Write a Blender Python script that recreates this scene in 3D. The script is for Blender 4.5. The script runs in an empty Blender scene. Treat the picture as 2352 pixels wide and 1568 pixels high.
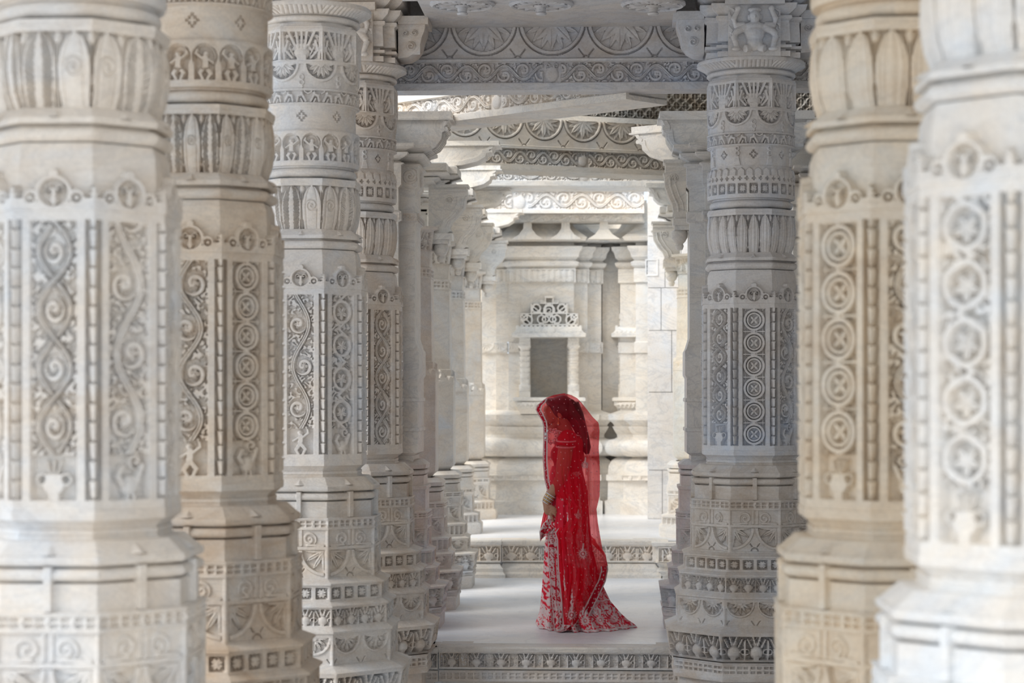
import bpy, math, random
import numpy as np
from math import sin, cos, tan, pi, radians, sqrt, atan2, hypot

random.seed(5)
COL = bpy.context.scene.collection
# ------------------------------------------------------------------ view frame of the photographer
YAW = radians(2.7)
EYE = 1.582
FPX = 4900.0
def W(px, d, z=0.0):
    "world point seen at picture column px, d metres ahead, height z"
    X = (px - 1176.0) / FPX * d
    return (X * cos(YAW) - d * sin(YAW), d * cos(YAW) + X * sin(YAW), z)
def WX(X, d, z=0.0):
    return (X * cos(YAW) - d * sin(YAW), d * cos(YAW) + X * sin(YAW), z)
def ZY(py, d):
    return EYE - (py - 902.0) / FPX * d

# ------------------------------------------------------------------ object helpers
def link(o): COL.objects.link(o); return o
def mesh_from(name, V, quads, smooth=True, sharp=40, mats=()):
    V = np.asarray(V, dtype=np.float32).reshape(-1, 3)
    Q = np.asarray(quads, dtype=np.int32).reshape(-1, 4)
    me = bpy.data.meshes.new(name)
    me.vertices.add(len(V)); me.vertices.foreach_set('co', V.ravel())
    me.loops.add(Q.size); me.loops.foreach_set('vertex_index', Q.ravel())
    me.polygons.add(len(Q)); me.polygons.foreach_set('loop_start', np.arange(0, Q.size, 4, dtype=np.int32))
    me.update(calc_edges=True)
    if smooth:
        me.polygons.foreach_set('use_smooth', np.ones(len(Q), dtype=bool))
        if sharp: me.set_sharp_from_angle(angle=radians(sharp))
    for m in mats: me.materials.append(m)
    return me
def poly_mesh(name, V, faces, smooth=False, sharp=35, mats=()):
    me = bpy.data.meshes.new(name); me.from_pydata([tuple(map(float, v)) for v in V], [], faces)
    me.validate(); me.update()
    if smooth:
        me.polygons.foreach_set('use_smooth', np.ones(len(me.polygons), dtype=bool))
        me.set_sharp_from_angle(angle=radians(sharp))
    for m in mats: me.materials.append(m)
    return me
def grid_quads(M, K, wrap=False, off=0):
    i = np.arange(M - 1)[:, None] * K
    j = np.arange(K if wrap else K - 1)[None, :]
    j2 = (j + 1) % K
    return np.stack([i + j, i + j2, i + K + j2, i + K + j], -1).reshape(-1, 4) + off
def obj(name, me, parent=None, col=(1, 1, 1, .3), loc=None, rot=None):
    o = link(bpy.data.objects.new(name, me)); o.color = col
    if parent is not None: o.parent = parent
    if loc is not None: o.location = loc
    if rot is not None: o.rotation_euler = (0, 0, rot)
    return o
def empty(name, loc=(0, 0, 0), rot=0, label=None, cat=None, group=None):
    o = link(bpy.data.objects.new(name, None)); o.location = loc; o.rotation_euler = (0, 0, rot)
    o.empty_display_size = .2
    tag(o, label, cat, group); return o
def tag(o, label=None, cat=None, group=None, kind=None):
    if label: o['label'] = label
    if cat: o['category'] = cat
    if group: o['group'] = group
    if kind: o['kind'] = kind
    return o
class MB:
    "collects boxes and other solids into one mesh"
    def __init__(s): s.V = []; s.F = []
    def add(s, V, F):
        n = len(s.V); s.V += [tuple(v) for v in V]; s.F += [tuple(i + n for i in f) for f in F]; return s
    def box(s, x0, x1, y0, y1, z0, z1):
        V = [(x, y, z) for z in (z0, z1) for y in (y0, y1) for x in (x0, x1)]
        return s.add(V, [(0, 2, 3, 1), (4, 5, 7, 6), (0, 1, 5, 4), (2, 6, 7, 3), (0, 4, 6, 2), (1, 3, 7, 5)])
    def prism(s, pts, y0, y1, axis='y'):
        "outline pts (a, z) extruded between y0 and y1"
        n = len(pts)
        if axis == 'y':
            V = [(a, y0, z) for a, z in pts] + [(a, y1, z) for a, z in pts]
        elif axis == 'x':
            V = [(y0, a, z) for a, z in pts] + [(y1, a, z) for a, z in pts]
        else:
            V = [(a, b, y0) for a, b in pts] + [(a, b, y1) for a, b in pts]
        F = [tuple(range(n))[::-1], tuple(range(n, 2 * n))]
        F += [(i, (i + 1) % n, n + (i + 1) % n, n + i) for i in range(n)]
        return s.add(V, F)
    def lathe(s, prof, seg=32, cx=0, cy=0):
        V = []; F = []
        for r, z in prof:
            for k in range(seg):
                a = 2 * pi * k / seg; V.append((cx + r * cos(a), cy + r * sin(a), z))
        for i in range(len(prof) - 1):
            for k in range(seg):
                k2 = (k + 1) % seg; F.append((i * seg + k, i * seg + k2, (i + 1) * seg + k2, (i + 1) * seg + k))
        F.append(tuple(range(seg))[::-1]); F.append(tuple((len(prof) - 1) * seg + k for k in range(seg)))
        return s.add(V, F)
    def tube(s, pts, rad, seg=10):
        "tube through 3D pts; rad a number or list"
        P = [np.array(p, float) for p in pts]; n = len(P)
        R = rad if hasattr(rad, '__len__') else [rad] * n
        V = []; F = []; up = np.array((0.13, .31, .94))
        for i in range(n):
            t = P[min(i + 1, n - 1)] - P[max(i - 1, 0)]; t /= np.linalg.norm(t) + 1e-9
            a = np.cross(t, up); a /= np.linalg.norm(a) + 1e-9; b = np.cross(t, a)
            for k in range(seg):
                th = 2 * pi * k / seg; V.append(tuple(P[i] + R[i] * (cos(th) * a + sin(th) * b)))
        for i in range(n - 1):
            for k in range(seg):
                k2 = (k + 1) % seg; F.append((i * seg + k, i * seg + k2, (i + 1) * seg + k2, (i + 1) * seg + k))
        F.append(tuple(range(seg))[::-1]); F.append(tuple((n - 1) * seg + k for k in range(seg)))
        return s.add(V, F)
    def ball(s, c, r, seg=12, rings=8, rot=0):
        rx, ry, rz = r if hasattr(r, '__len__') else (r, r, r)
        V = []; F = []
        for i in range(rings + 1):
            th = pi * i / rings
            for k in range(seg):
                a = 2 * pi * k / seg
                x, y, z = rx * sin(th) * cos(a), ry * sin(th) * sin(a), rz * cos(th)
                if rot: x, z = x * cos(rot) + z * sin(rot), -x * sin(rot) + z * cos(rot)
                V.append((c[0] + x, c[1] + y, c[2] + z))
        for i in range(rings):
            for k in range(seg):
                k2 = (k + 1) % seg; F.append((i * seg + k, (i + 1) * seg + k, (i + 1) * seg + k2, i * seg + k2))
        return s.add(V, F)
    def sweep(s, plan, prof, closed=True, cap=True):
        "plan corners (x, y) counter-clockwise; prof list of (outward offset, z)"
        n = len(plan); P = [np.array(p, float) for p in plan]; m = []
        for i in range(n):
            if closed or 0 < i < n - 1:
                a = P[i] - P[i - 1]; b = P[(i + 1) % n] - P[i]
            elif i == 0: a = b = P[1] - P[0]
            else: a = b = P[-1] - P[-2]
            a = a / np.linalg.norm(a); b = b / np.linalg.norm(b)
            na = np.array((a[1], -a[0])); nb = np.array((b[1], -b[0]))
            v = na + nb; m.append(v / max(.15, (1 + na @ nb)))
        V = [(P[i][0] + m[i][0] * o, P[i][1] + m[i][1] * o, z) for o, z in prof for i in range(n)]
        F = []
        for j in range(len(prof) - 1):
            for i in range(n if closed else n - 1):
                i2 = (i + 1) % n; F.append((j * n + i, j * n + i2, (j + 1) * n + i2, (j + 1) * n + i))
        if closed and cap:
            F.append(tuple(range(n))[::-1]); F.append(tuple((len(prof) - 1) * n + i for i in range(n)))
        return s.add(V, F)
    def build(s, name, mat, parent=None, col=(1, 1, 1, .3), smooth=True, sharp=35, **k):
        return obj(name, poly_mesh(name, s.V, s.F, smooth, sharp, [mat]), parent, col, **k)

# ------------------------------------------------------------------ materials
def nodes(name):
    m = bpy.data.materials.new(name); m.use_nodes = True; nt = m.node_tree
    return m, nt, nt.nodes['Principled BSDF']
def N(nt, t, **k):
    n = nt.nodes.new(t)
    for a, b in k.items():
        if a in n.inputs.keys(): n.inputs[a].default_value = b
        else: setattr(n, a, b)
    return n
def ramp(nt, stops):
    r = nt.nodes.new('ShaderNodeValToRGB'); e = r.color_ramp.elements
    while len(e) < len(stops): e.new(.5)
    for x, (p, c) in zip(e, stops): x.position = p; x.color = c if len(c) == 4 else (*c, 1)
    return r
def marble(name, warm=(.90, .84, .77), cool=(.79, .825, .875), stain=(.60, .46, .33), rough=.55, scale=1.0, bump=.25, vein=.35):
    m, nt, b = nodes(name); L = nt.links.new
    geo = N(nt, 'ShaderNodeNewGeometry'); oi = N(nt, 'ShaderNodeObjectInfo')
    n1 = N(nt, 'ShaderNodeTexNoise', Scale=1.7 * scale, Detail=5.0, Roughness=.6, Distortion=1.2)
    L(geo.outputs['Position'], n1.inputs['Vector'])
    r1 = ramp(nt, [(.40, (0, 0, 0)), (.66, (1, 1, 1))]); L(n1.outputs['Fac'], r1.inputs[0])
    mx = N(nt, 'ShaderNodeMix', data_type='RGBA'); mx.inputs['A'].default_value = (*warm, 1); mx.inputs['B'].default_value = (*cool, 1)
    L(r1.outputs[0], mx.inputs['Factor'])
    # veins
    n2 = N(nt, 'ShaderNodeTexNoise', Scale=2.3 * scale, Detail=8.0, Roughness=.65, Distortion=2.5)
    mp = N(nt, 'ShaderNodeMapping'); mp.inputs['Scale'].default_value = (1, 1, 2.2); mp.inputs['Rotation'].default_value = (.5, .3, .2)
    L(geo.outputs['Position'], mp.inputs[0]); L(mp.outputs[0], n2.inputs['Vector'])
    r2 = ramp(nt, [(.455, (1, 1, 1)), (.495, (.70, .72, .76)), (.53, (1, 1, 1))]); L(n2.outputs['Fac'], r2.inputs[0])
    m2 = N(nt, 'ShaderNodeMix', data_type='RGBA', blend_type='MULTIPLY'); m2.inputs['Factor'].default_value = vein
    L(mx.outputs['Result'], m2.inputs['A']); L(r2.outputs[0], m2.inputs['B'])
    # patina stains
    n3 = N(nt, 'ShaderNodeTexNoise', Scale=3.6 * scale, Detail=7.0, Roughness=.7, Distortion=.6)
    mp3 = N(nt, 'ShaderNodeMapping'); mp3.inputs['Scale'].default_value = (1, 1, 1.8); mp3.inputs['Location'].default_value = (3, 7, 1)
    L(geo.outputs['Position'], mp3.inputs[0]); L(mp3.outputs[0], n3.inputs['Vector'])
    r3 = ramp(nt, [(.42, (0, 0, 0)), (.72, (1, 1, 1))]); L(n3.outputs['Fac'], r3.inputs[0])
    mu = N(nt, 'ShaderNodeMath', operation='MULTIPLY'); L(r3.outputs[0], mu.inputs[0]); L(oi.outputs['Alpha'], mu.inputs[1])
    m3 = N(nt, 'ShaderNodeMix', data_type='RGBA'); L(mu.outputs[0], m3.inputs['Factor'])
    L(m2.outputs['Result'], m3.inputs['A']); m3.inputs['B'].default_value = (*stain, 1)
    m4 = N(nt, 'ShaderNodeMix', data_type='RGBA', blend_type='MULTIPLY'); m4.inputs['Factor'].default_value = 1
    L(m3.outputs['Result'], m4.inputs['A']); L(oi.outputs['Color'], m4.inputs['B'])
    # fine grain
    n4 = N(nt, 'ShaderNodeTexNoise', Scale=90.0, Detail=3.0, Roughness=.7)
    L(geo.outputs['Position'], n4.inputs['Vector'])
    r4 = ramp(nt, [(.3, (.88, .88, .88)), (.65, (1, 1, 1))]); L(n4.outputs['Fac'], r4.inputs[0])
    m5 = N(nt, 'ShaderNodeMix', data_type='RGBA', blend_type='MULTIPLY'); m5.inputs['Factor'].default_value = 1
    L(m4.outputs['Result'], m5.inputs['A']); L(r4.outputs[0], m5.inputs['B'])
    L(m5.outputs['Result'], b.inputs['Base Color'])
    b.inputs['Roughness'].default_value = rough
    b.inputs['Specular IOR Level'].default_value = .35
    if bump:
        n5 = N(nt, 'ShaderNodeTexNoise', Scale=38.0, Detail=5.0, Roughness=.65); L(geo.outputs['Position'], n5.inputs['Vector'])
        bp = N(nt, 'ShaderNodeBump', Strength=bump, Distance=.004); L(n5.outputs['Fac'], bp.inputs['Height']); L(bp.outputs[0], b.inputs['Normal'])
    return m
MAR = marble('carved_marble')
PLAIN = marble('smooth_marble', warm=(.92, .87, .80), cool=(.84, .86, .88), stain=(.74, .62, .49), rough=.5, scale=.8, bump=.12, vein=.6)
FLOORM = marble('polished_floor_marble', warm=(.92, .925, .94), cool=(.82, .87, .95), stain=(.70, .69, .70), rough=.32, scale=.55, bump=.03)

# ------------------------------------------------------------------ relief vocabulary (heights 0..1)
def ss(a, b, x):
    t = np.clip((x - a) / (b - a), 0, 1); return t * t * (3 - 2 * t)
S = .0016
def bd(d, hw, s=S): return 1 - ss(hw - s, hw + s, np.abs(d))
def dsc(x, y, cx, cy, r, s=S): return 1 - ss(r - s, r + s, np.hypot(x - cx, y - cy))
def ell(x, y, cx, cy, a, b, s=.12): return 1 - ss(1 - s, 1 + s, np.hypot((x - cx) / a, (y - cy) / b))
def dome(x, y, cx, cy, a, b):
    q = ((x - cx) / a) ** 2 + ((y - cy) / b) ** 2; return np.sqrt(np.clip(1 - q, 0, 1))
def rng(x, y, cx, cy, r, hw, s=S): return bd(np.hypot(x - cx, y - cy) - r, hw, s)
def bx(x, y, x0, x1, y0, y1, s=S): return ss(x0 - s, x0 + s, x) * (1 - ss(x1 - s, x1 + s, x)) * ss(y0 - s, y0 + s, y) * (1 - ss(y1 - s, y1 + s, y))
def seg(x, y, x1, y1, x2, y2, hw, s=S):
    dx, dy = x2 - x1, y2 - y1; t = np.clip(((x - x1) * dx + (y - y1) * dy) / (dx * dx + dy * dy), 0, 1)
    return 1 - ss(hw - s, hw + s, np.hypot(x - x1 - t * dx, y - y1 - t * dy))
def star(x, y, cx, cy, R, n, inner=.42, rot=0, rib=.35, s=S):
    rho = np.hypot(x - cx, y - cy); th = np.arctan2(y - cy, x - cx) + rot
    t = np.abs((th * n / (2 * pi)) % 1 - .5) * 2
    m = 1 - ss(-s, s, rho - R * (inner + (1 - inner) * t))
    return m * (1 - rib * ss(.86, .97, t) * (rho > R * .2)) * (1 - .18 * (1 - t))
def spir(x, y, cx, cy, R, turns=1.8, dr=1, ph=0., duty=.3, s=S):
    rho = np.hypot(x - cx, y - cy); th = np.arctan2(y - cy, x - cx)
    v = (rho / R * turns - dr * th / (2 * pi) + ph) % 1
    return (1 - ss(duty - .1, duty + .08, np.abs(v - .5))) * (1 - ss(R - s, R + s, rho))
def leafy(x, y, s, ph=0.):
    u, v = x / s + ph, y / s + ph * 1.7
    a = np.sin(u + 1.7 * np.sin(v * .83 + .4)) * np.sin(v * 1.07 + 1.6 * np.sin(u * .77 + 1.2)) + .4 * np.sin((u + v) * .9 + 2 * np.sin(u * .5))
    return ss(-.12, .12, a)
mx = lambda *a: np.maximum.reduce(a)
def tie(m, k): return m * k

def p_vine(x, y, w, h, F=None, n=2.0, ph=0):
    n_ = n; A = .31 * w; k = 2 * pi * n_ / h
    yy = y + ph * h / n_
    d = (x - A * np.sin(k * yy)) / np.sqrt(1 + (A * k * np.cos(k * yy)) ** 2)
    o = .15 + .62 * leafy(x, y, w * .050, 2.1)
    cell = h / (2 * n_); j = np.floor(yy / cell); sg = np.where(j % 2 == 0, 1., -1.); cy = (j + .5) * cell
    xs = x * sg; yl = yy - cy
    R = min(.36 * w, cell * .5)
    clear = .8 * dsc(xs, yl, -.10 * w, 0, R * 1.05)
    o = o * (1 - clear)
    o = mx(o, .9 * spir(xs, yl, -.10 * w, 0, R, 1.25, 1, .1, .24), .85 * star(xs, yl, -.10 * w, 0, R * .62, 5, .38, .6))
    groove = bd(d, .092 * w); stem = bd(d, .070 * w)
    o = mx(o * (1 - groove), stem * (1 - .35 * bd(d, .010 * w)))
    return o
def p_figure8(x, y, w, h, F=None, n=5):
    A = .36 * w; k = pi * n / h; o = .15 + .6 * leafy(x, y, w * .05, .7)
    cell = h / n; j = np.floor(y / cell); cy = (j + .5) * cell; yl = y - cy
    inn = .75 * ell(x, yl, 0, 0, .27 * w, cell * .34)
    o = o * (1 - inn)
    dr = np.where(j % 2 == 0, 1., -1.)
    o = mx(o, .85 * spir(x * dr, yl * .8, 0, 0, .24 * w, 1.3, 1, .2, .26), .7 * star(x, yl, 0, 0, .15 * w, 6, .4))
    for sgn in (1, -1):
        c = sgn * A * np.sin(k * y)
        d = (x - c) / np.sqrt(1 + (A * k * np.cos(k * y)) ** 2)
        o = mx(o * (1 - bd(d, .075 * w)), bd(d, .052 * w) * (1 - .3 * bd(d, .010 * w)))
    return o
def p_rings(x, y, w, h, F=None, n=6):
    cell = h / n; yl = (y % cell) - cell / 2; R = .46 * min(w, cell)
    o = mx(rng(x, yl, 0, 0, R * .92, R * .13), rng(x, yl, 0, 0, R * .64, R * .10) * .9,
           .75 * star(x, yl, 0, 0, R * .56, 4, .22, pi / 4, .1), bd(x, w * .05) * bd(np.abs(yl) - cell / 2, cell * .06))
    yb = np.abs(yl) - cell / 2
    o = mx(o, .8 * bd(yb, cell * .035) * (np.abs(x) < w * .5), .8 * bd(np.abs(x) - w * .40 - yb * .0, w * .02) * (np.abs(yb) < cell * .12))
    return o
def p_circles(x, y, w, h, F=None, n=5):
    "interlaced round vine with a bud in each ring"
    cell = h / n; j = np.floor(y / cell); yl = (y % cell) - cell / 2; R = .44 * min(w, cell * .98)
    o = .65 * leafy(x, y, w * .055, 1.3) * (1 - dsc(x, yl, 0, 0, R))
    o = mx(o, rng(x, yl, 0, 0, R * .9, R * .13), .85 * star(x, yl + R * .1, 0, 0, R * .7, 5, .38, pi / 2 * 3 + pi / 5, .3))
    sg = np.where(j % 2 == 0, 1., -1.)
    o = mx(o, .95 * seg(x * sg, yl, -.4 * w, -cell * .15, .35 * w, -cell * .62, w * .05), .95 * seg(x * sg, yl, -.35 * w, cell * .62, .4 * w, cell * .15, w * .05))
    return o
def p_peacock(x, y, w, sg=1.):
    x = x * sg
    o = mx(dome(x, y, .06 * w, .30 * w, .27 * w, .25 * w) ** .6, seg(x, y, -.16 * w, .34 * w, -.30 * w, .52 * w, .07 * w), seg(x, y, -.30 * w, .52 * w, -.20 * w, .70 * w, .055 * w),
           dome(x, y, -.14 * w, .72 * w, .11 * w, .09 * w), seg(x, y, -.02 * w, .1 * w, -.03 * w, 0, .035 * w), seg(x, y, .14 * w, .1 * w, .13 * w, 0, .035 * w),
           .9 * seg(x, y, .22 * w, .38 * w, .38 * w, .75 * w, .06 * w), .8 * spir(x, y, .2 * w, .85 * w, .2 * w, 1.3, 1, 0, .3))
    return o
def p_urn(x, y, w):
    o = mx(ell(x, y, 0, .36 * w, .27 * w, .24 * w, .06), bx(x, y, -.14 * w, .14 * w, 0, .2 * w), bx(x, y, -.2 * w, .2 * w, .55 * w, .64 * w),
           rng(x, y, -.3 * w, .5 * w, .13 * w, .035 * w), rng(x, y, .3 * w, .5 * w, .13 * w, .035 * w))
    for a in (-.12, 0, .12): o = mx(o, seg(x, y, a * w * .5, .6 * w, a * w * 1.6, .95 * w, .03 * w))
    return o
def p_dancer(x, y, w):
    s = w
    return mx(dome(x, y, -.05 * s, .95 * s, .15 * s, .14 * s), seg(x, y, 0, .8 * s, -.03 * s, .45 * s, .12 * s), seg(x, y, -.03 * s, .45 * s, -.22 * s, .2 * s, .09 * s),
              seg(x, y, -.22 * s, .2 * s, -.1 * s, .0, .07 * s), seg(x, y, .02 * s, .45 * s, .2 * s, .22 * s, .09 * s), seg(x, y, .2 * s, .22 * s, .1 * s, 0, .07 * s),
              seg(x, y, .08 * s, .75 * s, .34 * s, .95 * s, .055 * s), seg(x, y, .34 * s, .95 * s, .3 * s, 1.15 * s, .05 * s), seg(x, y, -.1 * s, .75 * s, -.35 * s, .6 * s, .055 * s))
PAN = {'vine': p_vine, 'fig8': p_figure8, 'rings': p_rings, 'circles': p_circles}
def shaft_pat(kinds):
    "relief of one octagonal shaft face set; kinds per face"
    def f(x, y, w, h, F):
        hp, ph = .068, h - .062            # panel half width, height
        y0 = .03
        o = np.ones_like(x)
        inside = (np.abs(x) < hp) & (y > y0) & (y < y0 + ph)
        rec = bx(x, y, -hp, hp, y0, y0 + ph)
        pan = np.zeros_like(x)
        yb = y - y0; fig = .13
        for k, (kind, foot, n) in kinds.items():
            m = (F == k)
            if not m.any(): continue
            p = PAN[kind](x, yb - fig * (foot is not None), 2 * hp, ph - fig * (foot is not None), n=n)
            if foot:
                q = p_peacock(x, yb, .13, 1. if k % 2 else -1.) if foot == 'bird' else p_urn(x, yb, .12) if foot == 'urn' else p_dancer(x, yb, .115)
                p = np.where(yb < fig, q, p)
            pan = np.where(m, p, pan)
        o = o * (1 - rec) + pan * rec * .96
        # cup balusters on the corners
        xc = np.abs(x) - w / 2
        ch = bx(xc, y, -.0255, .05, .03, h - .028)
        p_ = .0565; t = ((y - .03) / p_) % 1
        wd = np.where(t < .16, .0065, .0088 + .0088 * t)
        cup = np.sqrt(np.clip(1 - (xc / wd) ** 2, 0, 1)) * np.where(t < .10, .45, np.where(t > .9, 1.08, .92))
        o = o * (1 - ch) + ch * (cup * 1.15)
        return o
    return f
def p_crest(x, y, w, h, F):
    "pierced crest standing on the cornice; returns 0 where the neck shows"
    R = .050
    a = mx(ell(x, y, 0, .052, R, .052, .03), dsc(x, y, 0, .108, .014), bx(x, y, -.080, .080, -1, .026), dsc(np.abs(x), y, .060, .040, .022), dsc(np.abs(x), y, .083, .022, .016),
           bx(x, y, -1, 1, -1, .010))
    hole = ell(x, y, 0, .052, R * .74, .040, .05)
    mot = mx(.9 * seg(x, y, 0, .02, 0, .06, .007), .9 * spir(x, y, -.014, .062, .014, 1.2, 1), .9 * spir(-x, y, -.014, .062, .014, 1.2, 1), .8 * dsc(x, y, 0, .03, .011))
    a = a * (1 - hole) + hole * mx(mot, .15 * np.ones_like(x)) * a
    a = a * (1 - .6 * rng(np.abs(x), y, .062, .036, .010, .003))
    xc = np.abs(np.abs(x) - w / 2)
    fin = (xc < .022 - .26 * np.clip(y - .012, 0, 1) - .006 * (((y / .014) % 1) > .6)).astype(float) * (y < .075)
    return mx(a, fin * 1.05)
def p_lotus(leaf=True, np_=3):
    def f(x, y, w, h, F):
        c = w / np_; xl = (x + w / 2) % c - c / 2
        v = np.clip(y / (h * .93), 0, 1)
        half = c * .47 * np.sqrt(np.clip(1 - np.clip((v - .45) / .55, 0, 1) ** 2.0, 0, 1)) * (0.86 + .14 * np.clip(v / .5, 0, 1))
        pet = 1 - ss(-S, S, np.abs(xl) - half)
        r = np.abs(xl) / np.maximum(half, 1e-4)
        j = np.floor((x + w / 2) / c) + F
        rib = .10 * np.abs(np.sin(xl / np.maximum(half, 1e-4) * pi * 1.5)) ** 4
        if leaf:
            mark = bd(((xl * 3.2 * np.sign(xl) + y) / .020) % 1 - .5, .24, .1) * (r > .25) * (r < .85)
            alt = mx(.5 * spir(xl, y, 0, h * .5, c * .3, 1.8, 1), .3 * bd(r - .6, .08, .05))
            orn = np.where(j % 2 == 0, .38 * mark, .5 * alt)
        else:
            orn = rib + .16 * bd(r - .74, .05, .04)
        o = pet * (1 - orn) * (1 - .12 * r)
        # small upper stems between petals
        xb = np.abs(np.abs(xl) - c / 2)
        stem = mx(bd(xb - c * .035, c * .022), dome(xb, y, 0, h * .86, c * .16, h * .10) * 1.0)
        o = mx(o, stem * .72)
        o = mx(o, bx(x, y, -1, 1, h * .93, 2))
        return o
    return f
def p_vases(x, y, w, h, F):
    n = 1 if w < .3 else 2
    c = w / n; xl = (x + w / 2) % c - c / 2; k = h
    o = mx(.5 * leafy(np.abs(xl), y, h * .055, .9), dome(xl, y, 0, k * .26, k * .27, k * .22) ** .5, bx(xl, y, -.16 * k, .16 * k, 0, .2 * k))
    for a in (-.13, 0., .13): o = mx(o, .95 * seg(xl, y, a * k * .8, .4 * k, a * k * 1.3, .9 * k, .048 * k))
    for s_ in (1, -1):
        o = mx(o, .9 * spir(xl * s_, y, .13 * k, .48 * k, .10 * k, 1.2, -1, 0, .34), .95 * seg(xl * s_, y, .22 * k, .5 * k, .40 * k, .88 * k, .05 * k),
               .9 * seg(xl * s_, y, .30 * k, .10 * k, .52 * k, .34 * k, .045 * k), .9 * seg(xl * s_, y, .52 * k, .34 * k, .44 * k, .62 * k, .045 * k),
               .85 * seg(xl * s_, y, .55 * k, .05 * k, .62 * k, .9 * k, .05 * k), .8 * seg(xl * s_, y, .28 * k, .2 * k, .40 * k, .42 * k, .03 * k))
    return mx(o, bx(x, y, -1, 1, h * .9, 2), bx(x, y, -1, 1, -1, h * .05), bx(np.abs(x), y, w / 2 - .006, 1, -1, 2))
def p_garland(x, y, w, h, F):
    c = w; xl = (x + w / 2 + c / 2) % c - c / 2
    R = min(c * .44, h * .82); cy = h * .93
    o = np.zeros_like(x)
    in_ = dsc(xl, y, 0, cy, R * .86)
    flat = .55 * (1 - in_)
    o = mx(flat, rng(xl, y, 0, cy, R * .93, R * .085), .9 * star(xl, y, 0, cy, R * .82, 14, .68, 0, .25) * in_, dsc(xl, y, 0, cy, R * .2))
    xb = np.abs(np.abs(xl) - c / 2)
    o = mx(o, .85 * rng(xb, y, .0, h * .42, h * .085, h * .03), .85 * rng(xb, y, .0, h * .22, h * .085, h * .03), .8 * dsc(xb, y, 0, h * .06, h * .07))
    return mx(o, bx(x, y, -1, 1, h * .90, 2))
def p_frieze(x, y, w, h, F):
    c = h * .95; n = max(1, round(w / c)); c = w / n; j = np.floor((x + w / 2) / c); xl = (x + w / 2) % c - c / 2
    xs = xl * np.where(j % 2 == 0, 1, -1)
    o = mx(.9 * seg(xs, y, -.28 * h, .2 * h, -.05 * h, .62 * h, .09 * h), .9 * seg(xs, y, -.05 * h, .62 * h, .25 * h, .55 * h, .09 * h), .9 * seg(xs, y, .22 * h, .55 * h, .3 * h, .2 * h, .07 * h),
           dome(xs, y, -.02 * h, .74 * h, .13 * h, .12 * h), .8 * seg(xs, y, -.42 * h, .7 * h, -.2 * h, .82 * h, .06 * h), .8 * seg(xs, y, .05 * h, .35 * h, -.05 * h, .15 * h, .07 * h))
    return mx(o, bx(x, y, -1, 1, h * .88, 2), bx(x, y, -1, 1, -1, h * .12))
def p_crosses(chain=True):
    def f(x, y, w, h, F):
        s_ = h * .075; cy = h * .56; o = np.ones_like(x) * .62
        for a, b in ((0, 2), (0, -2), (2, 0), (-2, 0), (1, 1), (-1, 1), (1, -1), (-1, -1)):
            o = o * (1 - .9 * bx(x, y, (a - .5) * s_ * 1.15, (a + .5) * s_ * 1.15, cy + (b - .5) * s_ * 1.15, cy + (b + .5) * s_ * 1.15, .001))
        xb = np.abs(np.abs(x) - w / 2)
        if chain:
            o = mx(o, rng(xb, y, 0, h * .86, h * .09, h * .035), rng(xb, y, 0, h * .62, h * .10, h * .04))
            o = mx(o, 1.0 * (xb < h * (.07 + .10 * np.clip(1 - y / (h * .5), 0, 1))) * (y < h * .48))
        return mx(o, bx(x, y, -1, 1, h * .95, 2))
    return f
def p_arches(x, y, w, h, F):
    n = max(2, round(w / .052)); c = w / n; xl = (x + w / 2) % c - c / 2
    top = h * .78 - .75 * np.abs(xl); return .45 + .5 * (1 - ss(-S, S, np.abs(xl) - c * .40)) * (1 - ss(-S, S, y - top))
def p_tinycross(x, y, w, h, F):
    n = max(3, round(w / .042)); c = w / n; xl = (x + w / 2) % c - c / 2; yl = y - h / 2; s_ = h * .12
    return 1 - mx(bx(xl, yl, -s_, s_, -3 * s_, 3 * s_, .001), bx(xl, yl, -3 * s_, 3 * s_, -s_, s_, .001))
def p_squares(n0=.075, fill=1):
    def f(x, y, w, h, F):
        n = max(2, round(w / n0)); c = w / n; xl = (x + w / 2) % c - c / 2; yl = y - h / 2
        hw, hh = c * .36, h * .36
        rec = bx(xl, yl, -hw, hw, -hh, hh)
        u, v = xl / hw, yl / hh
        fl = mx(star(u, v, 0, 0, .95, 8, .5, pi / 8, .3, .05), dsc(u, v, 0, 0, .2, .05), bd(np.abs(u) - np.abs(v), .10, .05) * .8)
        return 1 - rec + rec * fl * .85 * fill
    return f
def p_belt(x, y, w, h, F):
    n = max(2, round(w / .085)); c = w / n; xl = (x + w / 2) % c - c / 2; yl = np.abs(y - h / 2)
    sl = mx(bx(np.abs(xl), yl, c * .07, c * .38, h * .08, h * .24, .001))
    ed = bx(x, y, -1, 1, h * .14, h * .86)
    dia = dome(np.abs(np.abs(xl) - c / 2), y, 0, h / 2, c * .09, h * .22)
    return mx(1 - .25 * ed - .75 * sl, dia)
def p_niches(x, y, w, h, F):
    n = max(1, round(w / .085)); c = w / n; j = np.floor((x + w / 2) / c); xl = (x + w / 2) % c - c / 2
    arch = mx(bx(xl, y, -c * .38, c * .38, h * .08, h * .62), ell(xl, y, 0, h * .62, c * .38, h * .27, .05))
    xs = xl * np.where((j + F) % 2 == 0, 1, -1)
    fig = p_dancer(xs, y - h * .1, h * .62)
    o = 1 - arch * (1 - .95 * fig)
    return o * (1 - .5 * rng(xl, y, 0, h * .62, c * .44, .003))
def p_straps(x, y, w, h, F):
    d = np.abs(x); hw = .011 + .004 * np.cos(y / h * 2 * pi)
    return 1 - ss(-S, S, d - hw)
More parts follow.
